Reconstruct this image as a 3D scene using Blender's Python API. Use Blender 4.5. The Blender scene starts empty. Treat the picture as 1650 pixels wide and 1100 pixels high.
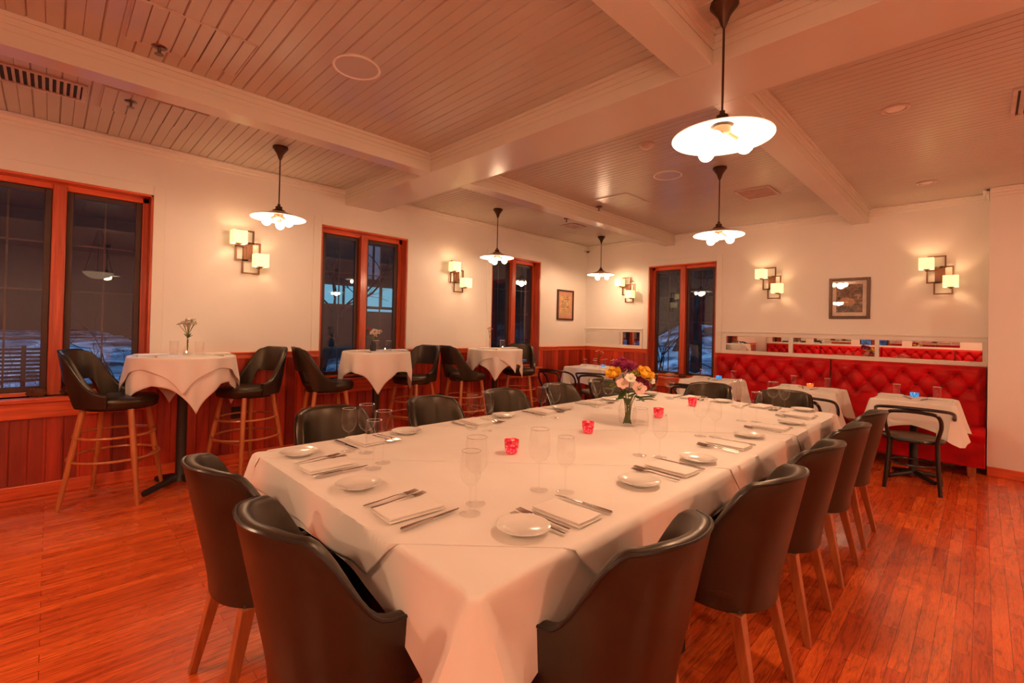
import bpy, math, random
from math import sin, cos, pi, sqrt, exp
from mathutils import Vector, Matrix

random.seed(7)
SC = bpy.context.scene
COL = SC.collection

# ------------------------------------------------------------------ helpers
class MB:
    def __init__(s):
        s.v = []; s.f = []
    def add(s, vs, fs):
        b = len(s.v)
        s.v += [tuple(p) for p in vs]
        s.f += [tuple(i + b for i in f) for f in fs]
        return s
    def box(s, c, d, rz=0.0):
        x, y, z = d[0] / 2, d[1] / 2, d[2] / 2
        vs = []
        for i in (-1, 1):
            for j in (-1, 1):
                for k in (-1, 1):
                    px, py = i * x, j * y
                    vs.append((c[0] + px * cos(rz) - py * sin(rz), c[1] + px * sin(rz) + py * cos(rz), c[2] + k * z))
        return s.add(vs, [(0, 1, 3, 2), (4, 6, 7, 5), (0, 4, 5, 1), (2, 3, 7, 6), (0, 2, 6, 4), (1, 5, 7, 3)])
    def span(s, a, b):
        return s.box([(a[i] + b[i]) / 2 for i in range(3)], [abs(b[i] - a[i]) for i in range(3)])
    def grid(s, rows, cu=False, cv=False):
        n, m = len(rows), len(rows[0])
        vs = [p for r in rows for p in r]
        fs = []
        for i in range(n if cv else n - 1):
            for j in range(m if cu else m - 1):
                i2, j2 = (i + 1) % n, (j + 1) % m
                fs.append((i * m + j, i * m + j2, i2 * m + j2, i2 * m + j))
        return s.add(vs, fs)
    def lathe(s, prof, n=20, c=(0, 0, 0), cap0=True, cap1=True):
        rows = [[(c[0] + r * cos(2 * pi * k / n), c[1] + r * sin(2 * pi * k / n), c[2] + z) for k in range(n)] for r, z in prof]
        b = len(s.v)
        s.grid(rows, cu=True)
        if cap0 and prof[0][0] > 1e-5: s.f.append(tuple(b + k for k in reversed(range(n))))
        if cap1 and prof[-1][0] > 1e-5: s.f.append(tuple(b + (len(prof) - 1) * n + k for k in range(n)))
        return s
    def tube(s, pts, r, n=8, closed=False, sx=1.0):
        P = [Vector(p) for p in pts]; N = len(P)
        rr = r if isinstance(r, (list, tuple)) else [r] * N
        rows = []; up = None
        for i in range(N):
            a = P[(i - 1) % N] if (closed or i > 0) else P[i]
            b = P[(i + 1) % N] if (closed or i < N - 1) else P[i]
            t = (b - a)
            t = t.normalized() if t.length > 1e-9 else Vector((0, 0, 1))
            if up is None:
                up = Vector((0, 0, 1)) if abs(t.z) < .9 else Vector((1, 0, 0))
            u = (up - t * up.dot(t))
            u = u.normalized() if u.length > 1e-6 else t.orthogonal().normalized()
            w = t.cross(u); up = u
            rows.append([tuple(P[i] + (u * cos(2 * pi * k / n) + w * sin(2 * pi * k / n) * sx) * rr[i]) for k in range(n)])
        b = len(s.v)
        s.grid(rows, cu=True, cv=closed)
        if not closed:
            s.f.append(tuple(b + k for k in reversed(range(n))))
            s.f.append(tuple(b + (N - 1) * n + k for k in range(n)))
        return s
    def bar(s, p, q, w0, w1):
        p, q = Vector(p), Vector(q)
        vs = []
        for c, w in ((p, w0), (q, w1)):
            for i, j in ((-1, -1), (1, -1), (1, 1), (-1, 1)):
                vs.append((c.x + i * w / 2, c.y + j * w / 2, c.z))
        return s.add(vs, [(3, 2, 1, 0), (4, 5, 6, 7), (0, 1, 5, 4), (1, 2, 6, 5), (2, 3, 7, 6), (3, 0, 4, 7)])
    def ball(s, c, r, sc=(1, 1, 1), nu=12, nv=8):
        rows = []
        for i in range(nv + 1):
            a = -pi / 2 + pi * i / nv
            rows.append([(c[0] + r * sc[0] * cos(a) * cos(2 * pi * k / nu), c[1] + r * sc[1] * cos(a) * sin(2 * pi * k / nu), c[2] + r * sc[2] * sin(a)) for k in range(nu)])
        return s.grid(rows, cu=True)
    def build(s, name, mat, parent=None, smooth=True, angle=40, bevel=0.0, seg=2):
        me = bpy.data.meshes.new(name)
        me.from_pydata(s.v, [], s.f)
        me.validate()
        me.update()
        if smooth:
            me.polygons.foreach_set('use_smooth', [True] * len(me.polygons))
            try: me.set_sharp_from_angle(angle=math.radians(angle))
            except Exception: pass
        me.materials.append(mat)
        o = bpy.data.objects.new(name, me)
        COL.objects.link(o)
        if parent: o.parent = parent
        if bevel:
            m = o.modifiers.new('bevel', 'BEVEL'); m.width = bevel; m.segments = seg; m.limit_method = 'ANGLE'
        return o

def tag(o, label=None, cat=None, group=None, kind=None):
    if label: o['label'] = label
    if cat: o['category'] = cat
    if group: o['group'] = group
    if kind: o['kind'] = kind
    return o

def empty(name, loc=(0, 0, 0), rz=0.0):
    o = bpy.data.objects.new(name, None)
    o.empty_display_size = .1
    COL.objects.link(o); o.location = loc; o.rotation_euler = (0, 0, rz)
    return o

KIDS = {}
def children(o):
    return [c for c in bpy.data.objects if c.parent == o]

def dup(o, loc=None, rz=None, label=None, group=None, parent=None, top=True):
    c = o.copy(); COL.objects.link(c)
    if parent is not None: c.parent = parent
    if loc is not None: c.location = loc
    if rz is not None: c.rotation_euler = (0, 0, rz)
    if label: c['label'] = label
    if group: c['group'] = group
    for ch in children(o): dup(ch, parent=c, top=False)
    return c

class Maker:
    """first use places the prototype, later uses copy it"""
    def __init__(s, proto): s.p = proto; s.used = False
    def put(s, loc, rz, label, group=None):
        if not s.used:
            s.used = True
            s.p.location = loc; s.p.rotation_euler = (0, 0, rz); s.p['label'] = label
            if group: s.p['group'] = group
            return s.p
        return dup(s.p, loc, rz, label, group)

def struct(o):
    o['kind'] = 'structure'; return o

# ------------------------------------------------------------------ materials
def lin(c):
    return tuple(((x / 255) / 12.92 if x / 255 <= .04045 else ((x / 255 + .055) / 1.055) ** 2.4) for x in c)

class NT:
    def __init__(s, name):
        s.m = bpy.data.materials.new(name); s.m.use_nodes = True
        s.t = s.m.node_tree; s.t.nodes.clear()
        s.out = s.n('ShaderNodeOutputMaterial')
    def n(s, typ, **kw):
        nd = s.t.nodes.new(typ)
        for k, v in kw.items():
            if k in nd.inputs.keys(): nd.inputs[k].default_value = v
            else: setattr(nd, k, v)
        return nd
    def l(s, a, b): s.t.links.new(a, b)
    def coord(s, scale=(1, 1, 1), rot=(0, 0, 0)):
        tc = s.n('ShaderNodeTexCoord'); mp = s.n('ShaderNodeMapping')
        mp.inputs['Scale'].default_value = scale; mp.inputs['Rotation'].default_value = rot
        s.l(tc.outputs['Object'], mp.inputs['Vector'])
        return mp.outputs['Vector']
    def noise(s, vec, scale=5, detail=4, rough=.55, dist=0):
        nz = s.n('ShaderNodeTexNoise')
        nz.inputs['Scale'].default_value = scale; nz.inputs['Detail'].default_value = detail
        nz.inputs['Roughness'].default_value = rough; nz.inputs['Distortion'].default_value = dist
        s.l(vec, nz.inputs['Vector']); return nz.outputs['Fac']
    def ramp(s, fac, stops):
        r = s.n('ShaderNodeValToRGB'); e = r.color_ramp.elements
        while len(e) < len(stops): e.new(.5)
        for i, (p, c) in enumerate(stops):
            e[i].position = p; e[i].color = (*c, 1)
        s.l(fac, r.inputs['Fac']); return r.outputs['Color']
    def math(s, op, a, b=None):
        m = s.n('ShaderNodeMath', operation=op)
        for i, x in enumerate((a, b)):
            if x is None: continue
            if isinstance(x, (int, float)): m.inputs[i].default_value = x
            else: s.l(x, m.inputs[i])
        return m.outputs[0]
    def mixc(s, fac, a, b, typ='MIX'):
        m = s.n('ShaderNodeMixRGB', blend_type=typ)
        for i, x in zip(('Fac', 'Color1', 'Color2'), (fac, a, b)):
            if isinstance(x, (int, float)): m.inputs[i].default_value = x
            elif isinstance(x, tuple): m.inputs[i].default_value = (*x[:3], 1)
            else: s.l(x, m.inputs[i])
        return m.outputs[0]
    def bsdf(s, color=None, rough=.5, metal=0., spec=.5, coat=0., bump=None, bstr=.2, bdist=.01, emis=None, estr=0., trans=0., sheen=0., sub=0.):
        p = s.n('ShaderNodeBsdfPrincipled')
        if isinstance(color, tuple): p.inputs['Base Color'].default_value = (*color, 1)
        elif color is not None: s.l(color, p.inputs['Base Color'])
        if isinstance(rough, (int, float)): p.inputs['Roughness'].default_value = rough
        else: s.l(rough, p.inputs['Roughness'])
        p.inputs['Metallic'].default_value = metal
        p.inputs['Specular IOR Level'].default_value = spec
        p.inputs['Coat Weight'].default_value = coat
        p.inputs['Coat Roughness'].default_value = .15
        p.inputs['Transmission Weight'].default_value = trans
        p.inputs['Sheen Weight'].default_value = sheen
        if emis is not None:
            if isinstance(emis, tuple): p.inputs['Emission Color'].default_value = (*emis, 1)
            else: s.l(emis, p.inputs['Emission Color'])
            if isinstance(estr, (int, float)): p.inputs['Emission Strength'].default_value = estr
            else: s.l(estr, p.inputs['Emission Strength'])
        if bump is not None:
            b = s.n('ShaderNodeBump'); b.inputs['Strength'].default_value = bstr; b.inputs['Distance'].default_value = bdist
            s.l(bump, b.inputs['Height']); s.l(b.outputs['Normal'], p.inputs['Normal'])
        s.l(p.outputs[0], s.out.inputs['Surface'])
        return p

def simple(name, c, rough=.5, var=.08, scale=12, stretch=(1, 1, 1), **kw):
    t = NT(name)
    f = t.noise(t.coord(stretch), scale)
    d = tuple(max(0, x * (1 - var * 2)) for x in c); h = tuple(min(1, x * (1 + var)) for x in c)
    col = t.ramp(f, [(.3, d), (.7, h)])
    t.bsdf(col, rough, **kw)
    return t.m

def paint(name, c, rough):
    t = NT(name)
    f = t.noise(t.coord(), 1.7, 3)
    col = t.ramp(f, [(.3, tuple(x * .95 for x in c)), (.7, c)])
    t.bsdf(col, rough, bump=t.noise(t.coord(), 220, 2), bstr=.04, bdist=.002)
    return t.m

M = {}
M['wall'] = paint('wall_paint', (.86, .80, .74), .45)
M['ceil'] = paint('ceiling_gloss_paint', (.60, .545, .46), .23)
M['beam'] = paint('beam_gloss_paint', (.72, .65, .55), .2)
M['trimw'] = paint('white_trim_paint', (.86, .80, .72), .35)

def wood(name, dark, light, stretch, rough=.35, scale=3., coat=.2, board=None, gloss_bump=.15):
    t = NT(name)
    v = t.coord(stretch)
    g = t.noise(v, scale, 6, .6, .6)
    col = t.ramp(g, [(.25, dark), (.55, tuple((a + b) / 2 for a, b in zip(dark, light))), (.8, light)])
    if board:
        tc = t.n('ShaderNodeTexCoord'); sp = t.n('ShaderNodeSeparateXYZ'); t.l(tc.outputs['Object'], sp.inputs[0])
        k = t.math('FLOOR', t.math('DIVIDE', t.math('ADD', sp.outputs[0], sp.outputs[1]), board))
        wn = t.n('ShaderNodeTexWhiteNoise', noise_dimensions='1D'); t.l(k, wn.inputs['W'])
        tint = t.ramp(wn.outputs['Value'], [(0, (.55, .5, .5)), (.5, (.95, .92, .9)), (1, (1.35, 1.5, 1.4))])
        col = t.mixc(1.0, col, tint, 'MULTIPLY')
    t.bsdf(col, rough, coat=coat, bump=g, bstr=gloss_bump, bdist=.003)
    return t.m

RED_D, RED_L = (.30, .028, .010), (.7, .1, .03)
M['wains'] = wood('red_board_wainscot', (.28, .016, .006), (.62, .055, .016), (14, 14, .9), .38, 2.2, .25, board=.098)
M['trimv'] = wood('red_wood_vertical', RED_D, (.80, .13, .035), (22, 22, 1.2), .33, 1.8, .3)
M['trimh'] = wood('red_wood_horizontal', (.50, .05, .014), (.95, .17, .042), (1.4, 1.4, 26), .33, 1.8, .3)
M['sash'] = simple('dark_brown_sash', (.055, .018, .010), .4)
M['muntin'] = simple('dark_muntin', (.05, .025, .018), .4)
M['leg'] = wood('walnut_leg', (.30, .07, .02), (.55, .17, .05), (20, 20, 1.5), .35, 2, .3)
M['stoolw'] = wood('amber_stool_wood', (.40, .11, .03), (.62, .21, .06), (20, 20, 1.5), .35, 2, .3)

def floor_mat():
    t = NT('red_oak_strip_floor')
    tc = t.n('ShaderNodeTexCoord'); sp = t.n('ShaderNodeSeparateXYZ'); t.l(tc.outputs['Object'], sp.inputs[0])
    cb = t.n('ShaderNodeCombineXYZ'); t.l(sp.outputs[1], cb.inputs[0]); t.l(sp.outputs[0], cb.inputs[1])
    br = t.n('ShaderNodeTexBrick'); t.l(cb.outputs[0], br.inputs['Vector'])
    br.offset = .37; br.offset_frequency = 2; br.squash = 1
    for k, x in (('Scale', 1.), ('Mortar Size', .0012), ('Mortar Smooth', .2), ('Bias', 0.), ('Brick Width', .95), ('Row Height', .062)): br.inputs[k].default_value = x
    br.inputs['Color1'].default_value = (.90, .165, .032, 1); br.inputs['Color2'].default_value = (.62, .082, .018, 1)
    br.inputs['Mortar'].default_value = (.22, .020, .005, 1)
    # cathedral grain, shifted per board
    off = t.n('ShaderNodeVectorMath', operation='ADD'); t.l(cb.outputs[0], off.inputs[0])
    sc = t.n('ShaderNodeVectorMath', operation='SCALE'); sc.inputs['Scale'].default_value = 9.0
    t.l(br.outputs['Color'], sc.inputs[0]); t.l(sc.outputs[0], off.inputs[1])
    mp = t.n('ShaderNodeMapping'); mp.inputs['Scale'].default_value = (1.6, 16, 1); t.l(off.outputs[0], mp.inputs['Vector'])
    nz = t.n('ShaderNodeTexNoise'); nz.inputs['Scale'].default_value = 1.3; nz.inputs['Detail'].default_value = 3; t.l(mp.outputs[0], nz.inputs['Vector'])
    rings = t.math('ABSOLUTE', t.math('SINE', t.math('MULTIPLY', nz.outputs['Fac'], 17.)))
    grain = t.ramp(rings, [(0, (.50, .40, .36)), (.3, (.90, .86, .84)), (1, (1.12, 1.12, 1.08))])
    col = t.mixc(.8, br.outputs['Color'], grain, 'MULTIPLY')
    fine = t.noise(mp.outputs[0], 14, 4)
    col = t.mixc(.5, col, t.ramp(fine, [(.3, (.55, .5, .5)), (.7, (1.25, 1.25, 1.2))]), 'MULTIPLY')
    rg = t.ramp(t.noise(t.coord(), 2.5, 3), [(.3, (.20,) * 3), (.7, (.34,) * 3)])
    t.bsdf(col, rg, coat=.25, bump=br.outputs['Fac'], bstr=.25, bdist=-.002)
    return t.m
M['floor'] = floor_mat()

def leather(name, c, rough=.36, sc=180, spec=.5):
    t = NT(name)
    v = t.coord()
    big = t.noise(v, 6, 3)
    col = t.ramp(big, [(.3, tuple(x * .7 for x in c)), (.7, tuple(x * 1.25 for x in c))])
    vo = t.n('ShaderNodeTexVoronoi'); vo.inputs['Scale'].default_value = sc; t.l(v, vo.inputs['Vector'])
    rg = t.ramp(big, [(.3, (rough,) * 3), (.7, (rough + .1,) * 3)])
    pb = t.bsdf(col, rg, spec=spec, bump=vo.outputs['Distance'], bstr=.12, bdist=.001)
    pb.inputs['Specular Tint'].default_value = (1, .82, .62, 1)
    return t.m
M['leather'] = leather('espresso_leather', (.020, .0125, .008), .30, 180, .55)
M['piping'] = simple('black_piping', (.012, .008, .006), .3)
M['redlea'] = leather('red_leather', (.52, .004, .010), .40, 120, .28)
M['redbtn'] = leather('dark_red_button', (.16, .004, .006), .3)
M['cane'] = simple('brown_cushion', (.10, .055, .03), .5)
M['black'] = simple('black_bentwood', (.018, .011, .008), .28)
M['iron'] = simple('black_iron', (.016, .012, .010), .45)
M['plastic'] = simple('black_plastic', (.01, .008, .008), .5)

def linen():
    t = NT('white_linen')
    v = t.coord()
    f = t.noise(v, 2.5, 3)
    col = t.ramp(f, [(.3, (.83, .76, .70)), (.7, (.90, .84, .78))])
    h = t.math('ADD', t.math('MULTIPLY', t.noise(v, 5, 2), 1.0), t.math('MULTIPLY', t.noise(v, 420, 1), .03))
    t.bsdf(col, .75, spec=.25, bump=h, bstr=.25, bdist=.012, sheen=.1)
    return t.m
M['linen'] = linen()
M['china'] = simple('white_china', (.86, .82, .76), .12, var=.02, coat=.6)
M['steel'] = simple('cutlery_steel', (.55, .50, .46), .18, var=.05, metal=1.)
M['chrome'] = simple('sprinkler_metal', (.25, .2, .17), .3, metal=1.)
M['bronze'] = simple('dark_bronze', (.075, .035, .018), .38, metal=.6)
M['sconce'] = simple('brown_bronze', (.16, .065, .035), .4, metal=.5)

def glass(name, tint=(.97, .97, .97), gl=.9, base=.05, rough=.03, pw=3.2):
    t = NT(name)
    tr = t.n('ShaderNodeBsdfTransparent'); tr.inputs[0].default_value = (*tint, 1)
    g = t.n('ShaderNodeBsdfGlossy'); g.inputs['Roughness'].default_value = rough; g.inputs[0].default_value = (1, 1, 1, 1)
    lw = t.n('ShaderNodeLayerWeight'); lw.inputs['Blend'].default_value = .5
    f = t.math('ADD', t.math('MULTIPLY', t.math('POWER', lw.outputs['Facing'], pw), gl), base)
    mx = t.n('ShaderNodeMixShader'); t.l(f, mx.inputs[0]); t.l(tr.outputs[0], mx.inputs[1]); t.l(g.outputs[0], mx.inputs[2])
    t.l(mx.outputs[0], t.out.inputs['Surface'])
    # a faint procedural smear so the pane is not perfectly even
    nz = t.noise(t.coord(), 30, 2)
    rr = t.math('ADD', t.math('MULTIPLY', nz, rough), rough * .5); t.l(rr, g.inputs['Roughness'])
    return t.m
M['glass'] = glass('clear_glass', (.988, .984, .98), .50, .024, .018, 3.6)
M['rim'] = glass('bright_glass_rim', (1, 1, 1), .4, .45, .25, 2.)
M['pane'] = glass('window_pane', (.88, .88, .9), .8, .05, .008)
M['picglass'] = glass('picture_glass', (1, 1, 1), .6, .05, .01)
def mirror():
    t = NT('mirror_silver'); t.bsdf(t.ramp(t.noise(t.coord(), 3, 2), [(0, (.86, .86, .84)), (1, (.9, .9, .88))]), .01, metal=1.)
    return t.m
M['mirror'] = mirror()

def glow(name, c, strength, base=None, rough=.4):
    t = NT(name)
    f = t.noise(t.coord(), 18, 2)
    e = t.ramp(f, [(.3, tuple(x * .93 for x in c)), (.7, c)])
    t.bsdf(base or c, rough, emis=e, estr=strength)
    return t.m
M['bulb'] = glow('frosted_bulb_lit', (1., .80, .50), 30.)
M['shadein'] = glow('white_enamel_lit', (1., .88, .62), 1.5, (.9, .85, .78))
M['shadeout'] = simple('tan_enamel_shade', (.55, .30, .18), .3, metal=.15)
M['lampshade'] = glow('lit_fabric_shade', (1., .74, .32), 1.15, (.8, .7, .5), .8)
M['bowl'] = glow('lit_alabaster_bowl', (1., .72, .42), 1.4, (.8, .7, .6))
M['flame'] = glow('candle_flame', (1., .7, .3), 12.)

def votive(name, c, e, sc=95):
    t = NT(name)
    v = t.coord()
    vo = t.n('ShaderNodeTexVoronoi'); vo.inputs['Scale'].default_value = sc; t.l(v, vo.inputs['Vector'])
    sp = t.n('ShaderNodeSeparateXYZ'); t.l(v, sp.inputs[0])
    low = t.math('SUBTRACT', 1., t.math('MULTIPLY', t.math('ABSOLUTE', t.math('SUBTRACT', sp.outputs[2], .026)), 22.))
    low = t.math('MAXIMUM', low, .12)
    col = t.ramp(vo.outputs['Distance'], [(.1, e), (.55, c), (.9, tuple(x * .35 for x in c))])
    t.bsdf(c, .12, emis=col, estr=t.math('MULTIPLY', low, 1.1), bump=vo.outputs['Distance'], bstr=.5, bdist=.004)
    return t.m
M['vred'] = votive('red_votive_glass', (.55, .006, .03), (1., .25, .12))
M['vblue'] = votive('blue_votive_glass', (.01, .16, .50), (.25, .75, 1.))
M['vorange'] = votive('orange_votive_glass', (.7, .10, .01), (1., .55, .12))
M['wax'] = simple('white_wax', (.8, .7, .5), .5)

M['yellow'] = simple('yellow_petal', (.92, .50, .03), .55, sub=0)
M['pink'] = simple('pale_pink_petal', (.80, .52, .45), .55)
M['white'] = simple('cream_petal', (.85, .76, .66), .55)
M['magenta'] = simple('magenta_petal', (.30, .02, .09), .55)
M['redpet'] = simple('red_petal', (.55, .02, .02), .55)
M['coral'] = simple('coral_petal', (.75, .16, .12), .55)
M['lime'] = simple('lime_bud', (.36, .42, .03), .55)
M['leaf'] = simple('green_leaf', (.07, .13, .02), .5, var=.25)
M['stem'] = simple('green_stem', (.12, .16, .03), .5)
M['cone'] = simple('pine_cone_scale', (.24, .075, .03), .6, var=.3)
M['vent'] = simple('vent_white', (.62, .50, .42), .4)
M['dark'] = simple('vent_shade', (.03, .02, .016), .7)

# ------------------------------------------------------------------ camera (calibrated from vanishing points)
F, YAW, PITCH, ROLL = 752.29, -0.79059, 0.0097697, 0.0225378
CX, CY, CZ, PY = 5.10704, 0.0, 1.37, 520.76
L, HC, XR, YR = 6.938, 2.879, 5.14, 6.70
def make_camera():
    f = Vector((sin(YAW), cos(YAW), 0)); r = Vector((cos(YAW), -sin(YAW), 0)); u = Vector((0, 0, 1))
    f2 = f * cos(PITCH) + u * sin(PITCH); u2 = u * cos(PITCH) - f * sin(PITCH)
    r3 = r * cos(ROLL) + u2 * sin(ROLL); u3 = u2 * cos(ROLL) - r * sin(ROLL)
    cd = bpy.data.cameras.new('camera'); co = bpy.data.objects.new('camera', cd); COL.objects.link(co)
    cd.sensor_width = 36; cd.sensor_fit = 'HORIZONTAL'; cd.lens = F / 1650 * 36
    cd.shift_y = -(550 - PY) / 1650
    cd.clip_start = .02; cd.clip_end = 200
    b = -f2
    co.matrix_world = Matrix(((r3.x, u3.x, b.x, CX), (r3.y, u3.y, b.y, CY), (r3.z, u3.z, b.z, CZ), (0, 0, 0, 1)))
    SC.camera = co
make_camera()

# ------------------------------------------------------------------ room shell
X1, Y0 = 9.0, -2.1
struct(MB().span((-.2, Y0 - .2, -.1), (X1 + .2, L + .2, 0)).build('floor', M['floor'], smooth=False))

WIN_L = [(-.55, .62), (2.09, 3.176), (4.61, 5.68)]
WB = (1.252, 2.345)
ZS, ZT = .755, 2.455        # sill and head of the left windows
def wall_left():
    m = MB(); y = Y0 - .2
    for a, b in WIN_L:
        m.span((-.2, y, 0), (0, a, HC + .05)); m.span((-.2, a, 0), (0, b, ZS)); m.span((-.2, a, ZT), (0, b, HC + .05)); y = b
    m.span((-.2, y, 0), (0, L + .2, HC + .05))
    struct(m.build('wall_left', M['wall'], smooth=False))
wall_left()
ZSB, ZTB = .66, 2.42
def wall_back():
    m = MB()
    m.span((0, L, 0), (WB[0], L + .2, HC + .05)); m.span((WB[0], L, 0), (WB[1], L + .2, ZSB)); m.span((WB[0], L, ZTB), (WB[1], L + .2, HC + .05))
    m.span((WB[1], L, 0), (XR, L + .2, HC + .05))
    struct(m.build('wall_back', M['wall'], smooth=False))
wall_back()
struct(MB().span((XR, YR, 0), (X1, L + .2, HC + .05)).build('wall_back_right', M['wall'], smooth=False))
struct(MB().span((X1, Y0, 0), (X1 + .2, YR, HC + .05)).build('wall_right', M['wall'], smooth=False))
struct(MB().span((0, Y0 - .2, 0), (X1 + .2, Y0, HC + .05)).build('wall_near', M['wall'], smooth=False))

def ceiling():
    m = MB()
    def bay(y0, y1, pitch, alt):
        pts = [(y0, 0)]; k = 0; y = y0 + pitch / 2
        while y < y1 - .02:
            strong = (not alt) or k % 2 == 0
            w, d = (.0055, .008) if strong else (.003, .004)
            if not alt: w, d = .0045, .006
            pts += [(y - w, 0), (y, d), (y + w, 0)]
            y += pitch; k += 1
        pts.append((y1, 0))
        rows = [[(0, yy, HC + d), (X1, yy, HC + d)] for yy, d in pts]
        m.grid(rows)
    bay(Y0, 2.36, .0695, True)
    bay(2.76, L, .062, False)
    m.span((-.2, Y0 - .2, HC + .03), (X1 + .2, L + .2, HC + .1))
    struct(m.build('ceiling', M['ceil'], smooth=False))
ceiling()

def trim_box(name, a, b, mat, bevel=.004):
    return struct(MB().span(a, b).build(name, mat, bevel=bevel))
# beams with stepped crown on both sides
ZB = 2.72
def beam(name, axis, lo, hi, a, b, crown=(True, True)):
    m = MB()
    def prof(x0, x1, z0, z1):
        if axis == 'x': m.span((a, x0, z0), (b, x1, z1))
        else: m.span((x0, a, z0), (x1, b, z1))
    prof(lo, hi, ZB, HC + .02)
    for s, e, on in ((-1, lo, crown[0]), (1, hi, crown[1])):
        if not on: continue
        for off, z in ((.006, HC - .085), (.014, HC - .055), (.026, HC - .022)):
            prof(min(e, e + s * off), max(e, e + s * off), z, HC + .01)
    return struct(m.build(name, M['beam'], bevel=.003))
beam('trim_1', 'x', 2.352, 2.782, 0, X1)
beam('trim_2', 'y', 1.525, 1.672, Y0, 2.352)
beam('trim_3', 'y', 1.525, 1.685, 2.782, L)
beam('trim_4', 'y', 3.96, 4.13, Y0, 2.352)
beam('trim_5', 'y', 3.96, 4.13, 2.782, L)
# crown along the walls
def crown(name, pts, into):
    m = MB()
    for off, z in ((.012, HC - .085), (.03, HC - .055), (.05, HC - .025)):
        (x0, y0), (x1, y1) = pts
        m.span((min(x0, x0 + into[0] * off), min(y0, y0 + into[1] * off), z), (max(x1, x1 + into[0] * off), max(y1, y1 + into[1] * off), HC))
    struct(m.build(name, M['trimw'], bevel=.006))
crown('trim_6', ((0, Y0), (0, 2.352)), (1, 0))
crown('trim_7', ((0, 2.782), (0, L)), (1, 0))
crown('trim_8', ((0, L), (XR, L)), (0, -1))
crown('trim_9', ((XR, YR), (X1, YR)), (0, -1))
crown('trim_10', ((XR, YR), (XR, L)), (-1, 0))

# wainscot: grooved vertical boards, cap rail and baseboard
def wains(name, axis, a, b, z0, z1, face):
    w = .098; pts = []; k = math.floor(a / w) if axis == 'y' else math.floor((a + L) / w)
    base = 0 if axis == 'y' else L
    e = k * w - base
    cuts = []
    while e < b:
        if e > a + .01: cuts.append(e)
        e += w
    prof = [(a, 0)]
    for c in cuts:
        if c < b - .01: prof += [(c - .004, 0), (c - .0015, -.006), (c + .0015, -.006), (c + .004, 0)]
    prof.append((b, 0))
    m = MB(); rows = []
    for s, d in prof:
        if axis == 'y': rows.append([(face + d, s, z0), (face + d, s, z1)])
        else: rows.append([(s, face - d, z0), (s, face - d, z1)])
    m.grid(rows)
    return struct(m.build(name, M['wains'], smooth=False))
HR = 1.075
segs = [(Y0, -.55, HR - .06), (-.55, .62, .60), (.62, 2.09, HR - .06), (2.09, 3.176, .60), (3.176, 4.61, HR - .06), (4.61, 5.68, .60), (5.68, L - .016, HR - .06)]
n = 11
for a, b, z in segs:
    wains('trim_%d' % n, 'y', a, b, .0, z, .016); n += 1
    if z > .7:
        m = MB().span((0, a, HR - .065), (.024, b, HR - .012)).span((0, a, HR - .014), (.045, b, HR))
        struct(m.build('trim_%d' % n, M['trimh'], bevel=.004)); n += 1
for a, b, z in ((.016, 1.252, HR - .06), (1.252, 2.345, .56), (2.345, 2.392, HR - .06)):
    wains('trim_%d' % n, 'x', a, b, 0, z, L - .016); n += 1
    if z > .7:
        m = MB().span((a, L - .024, HR - .065), (b, L, HR - .012)).span((a, L - .045, HR - .014), (b, L, HR))
        struct(m.build('trim_%d' % n, M['trimh'], bevel=.004)); n += 1
struct(MB().span((0, Y0, 0), (.03, L, .10)).build('baseboard_left', M['trimh'], bevel=.006))
struct(MB().span((.03, L - .03, 0), (2.39, L, .10)).build('baseboard_back', M['trimh'], bevel=.006))
struct(MB().span((XR, YR - .02, 0), (X1, YR, .095)).build('baseboard_right', M['trimh'], bevel=.006))

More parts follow.
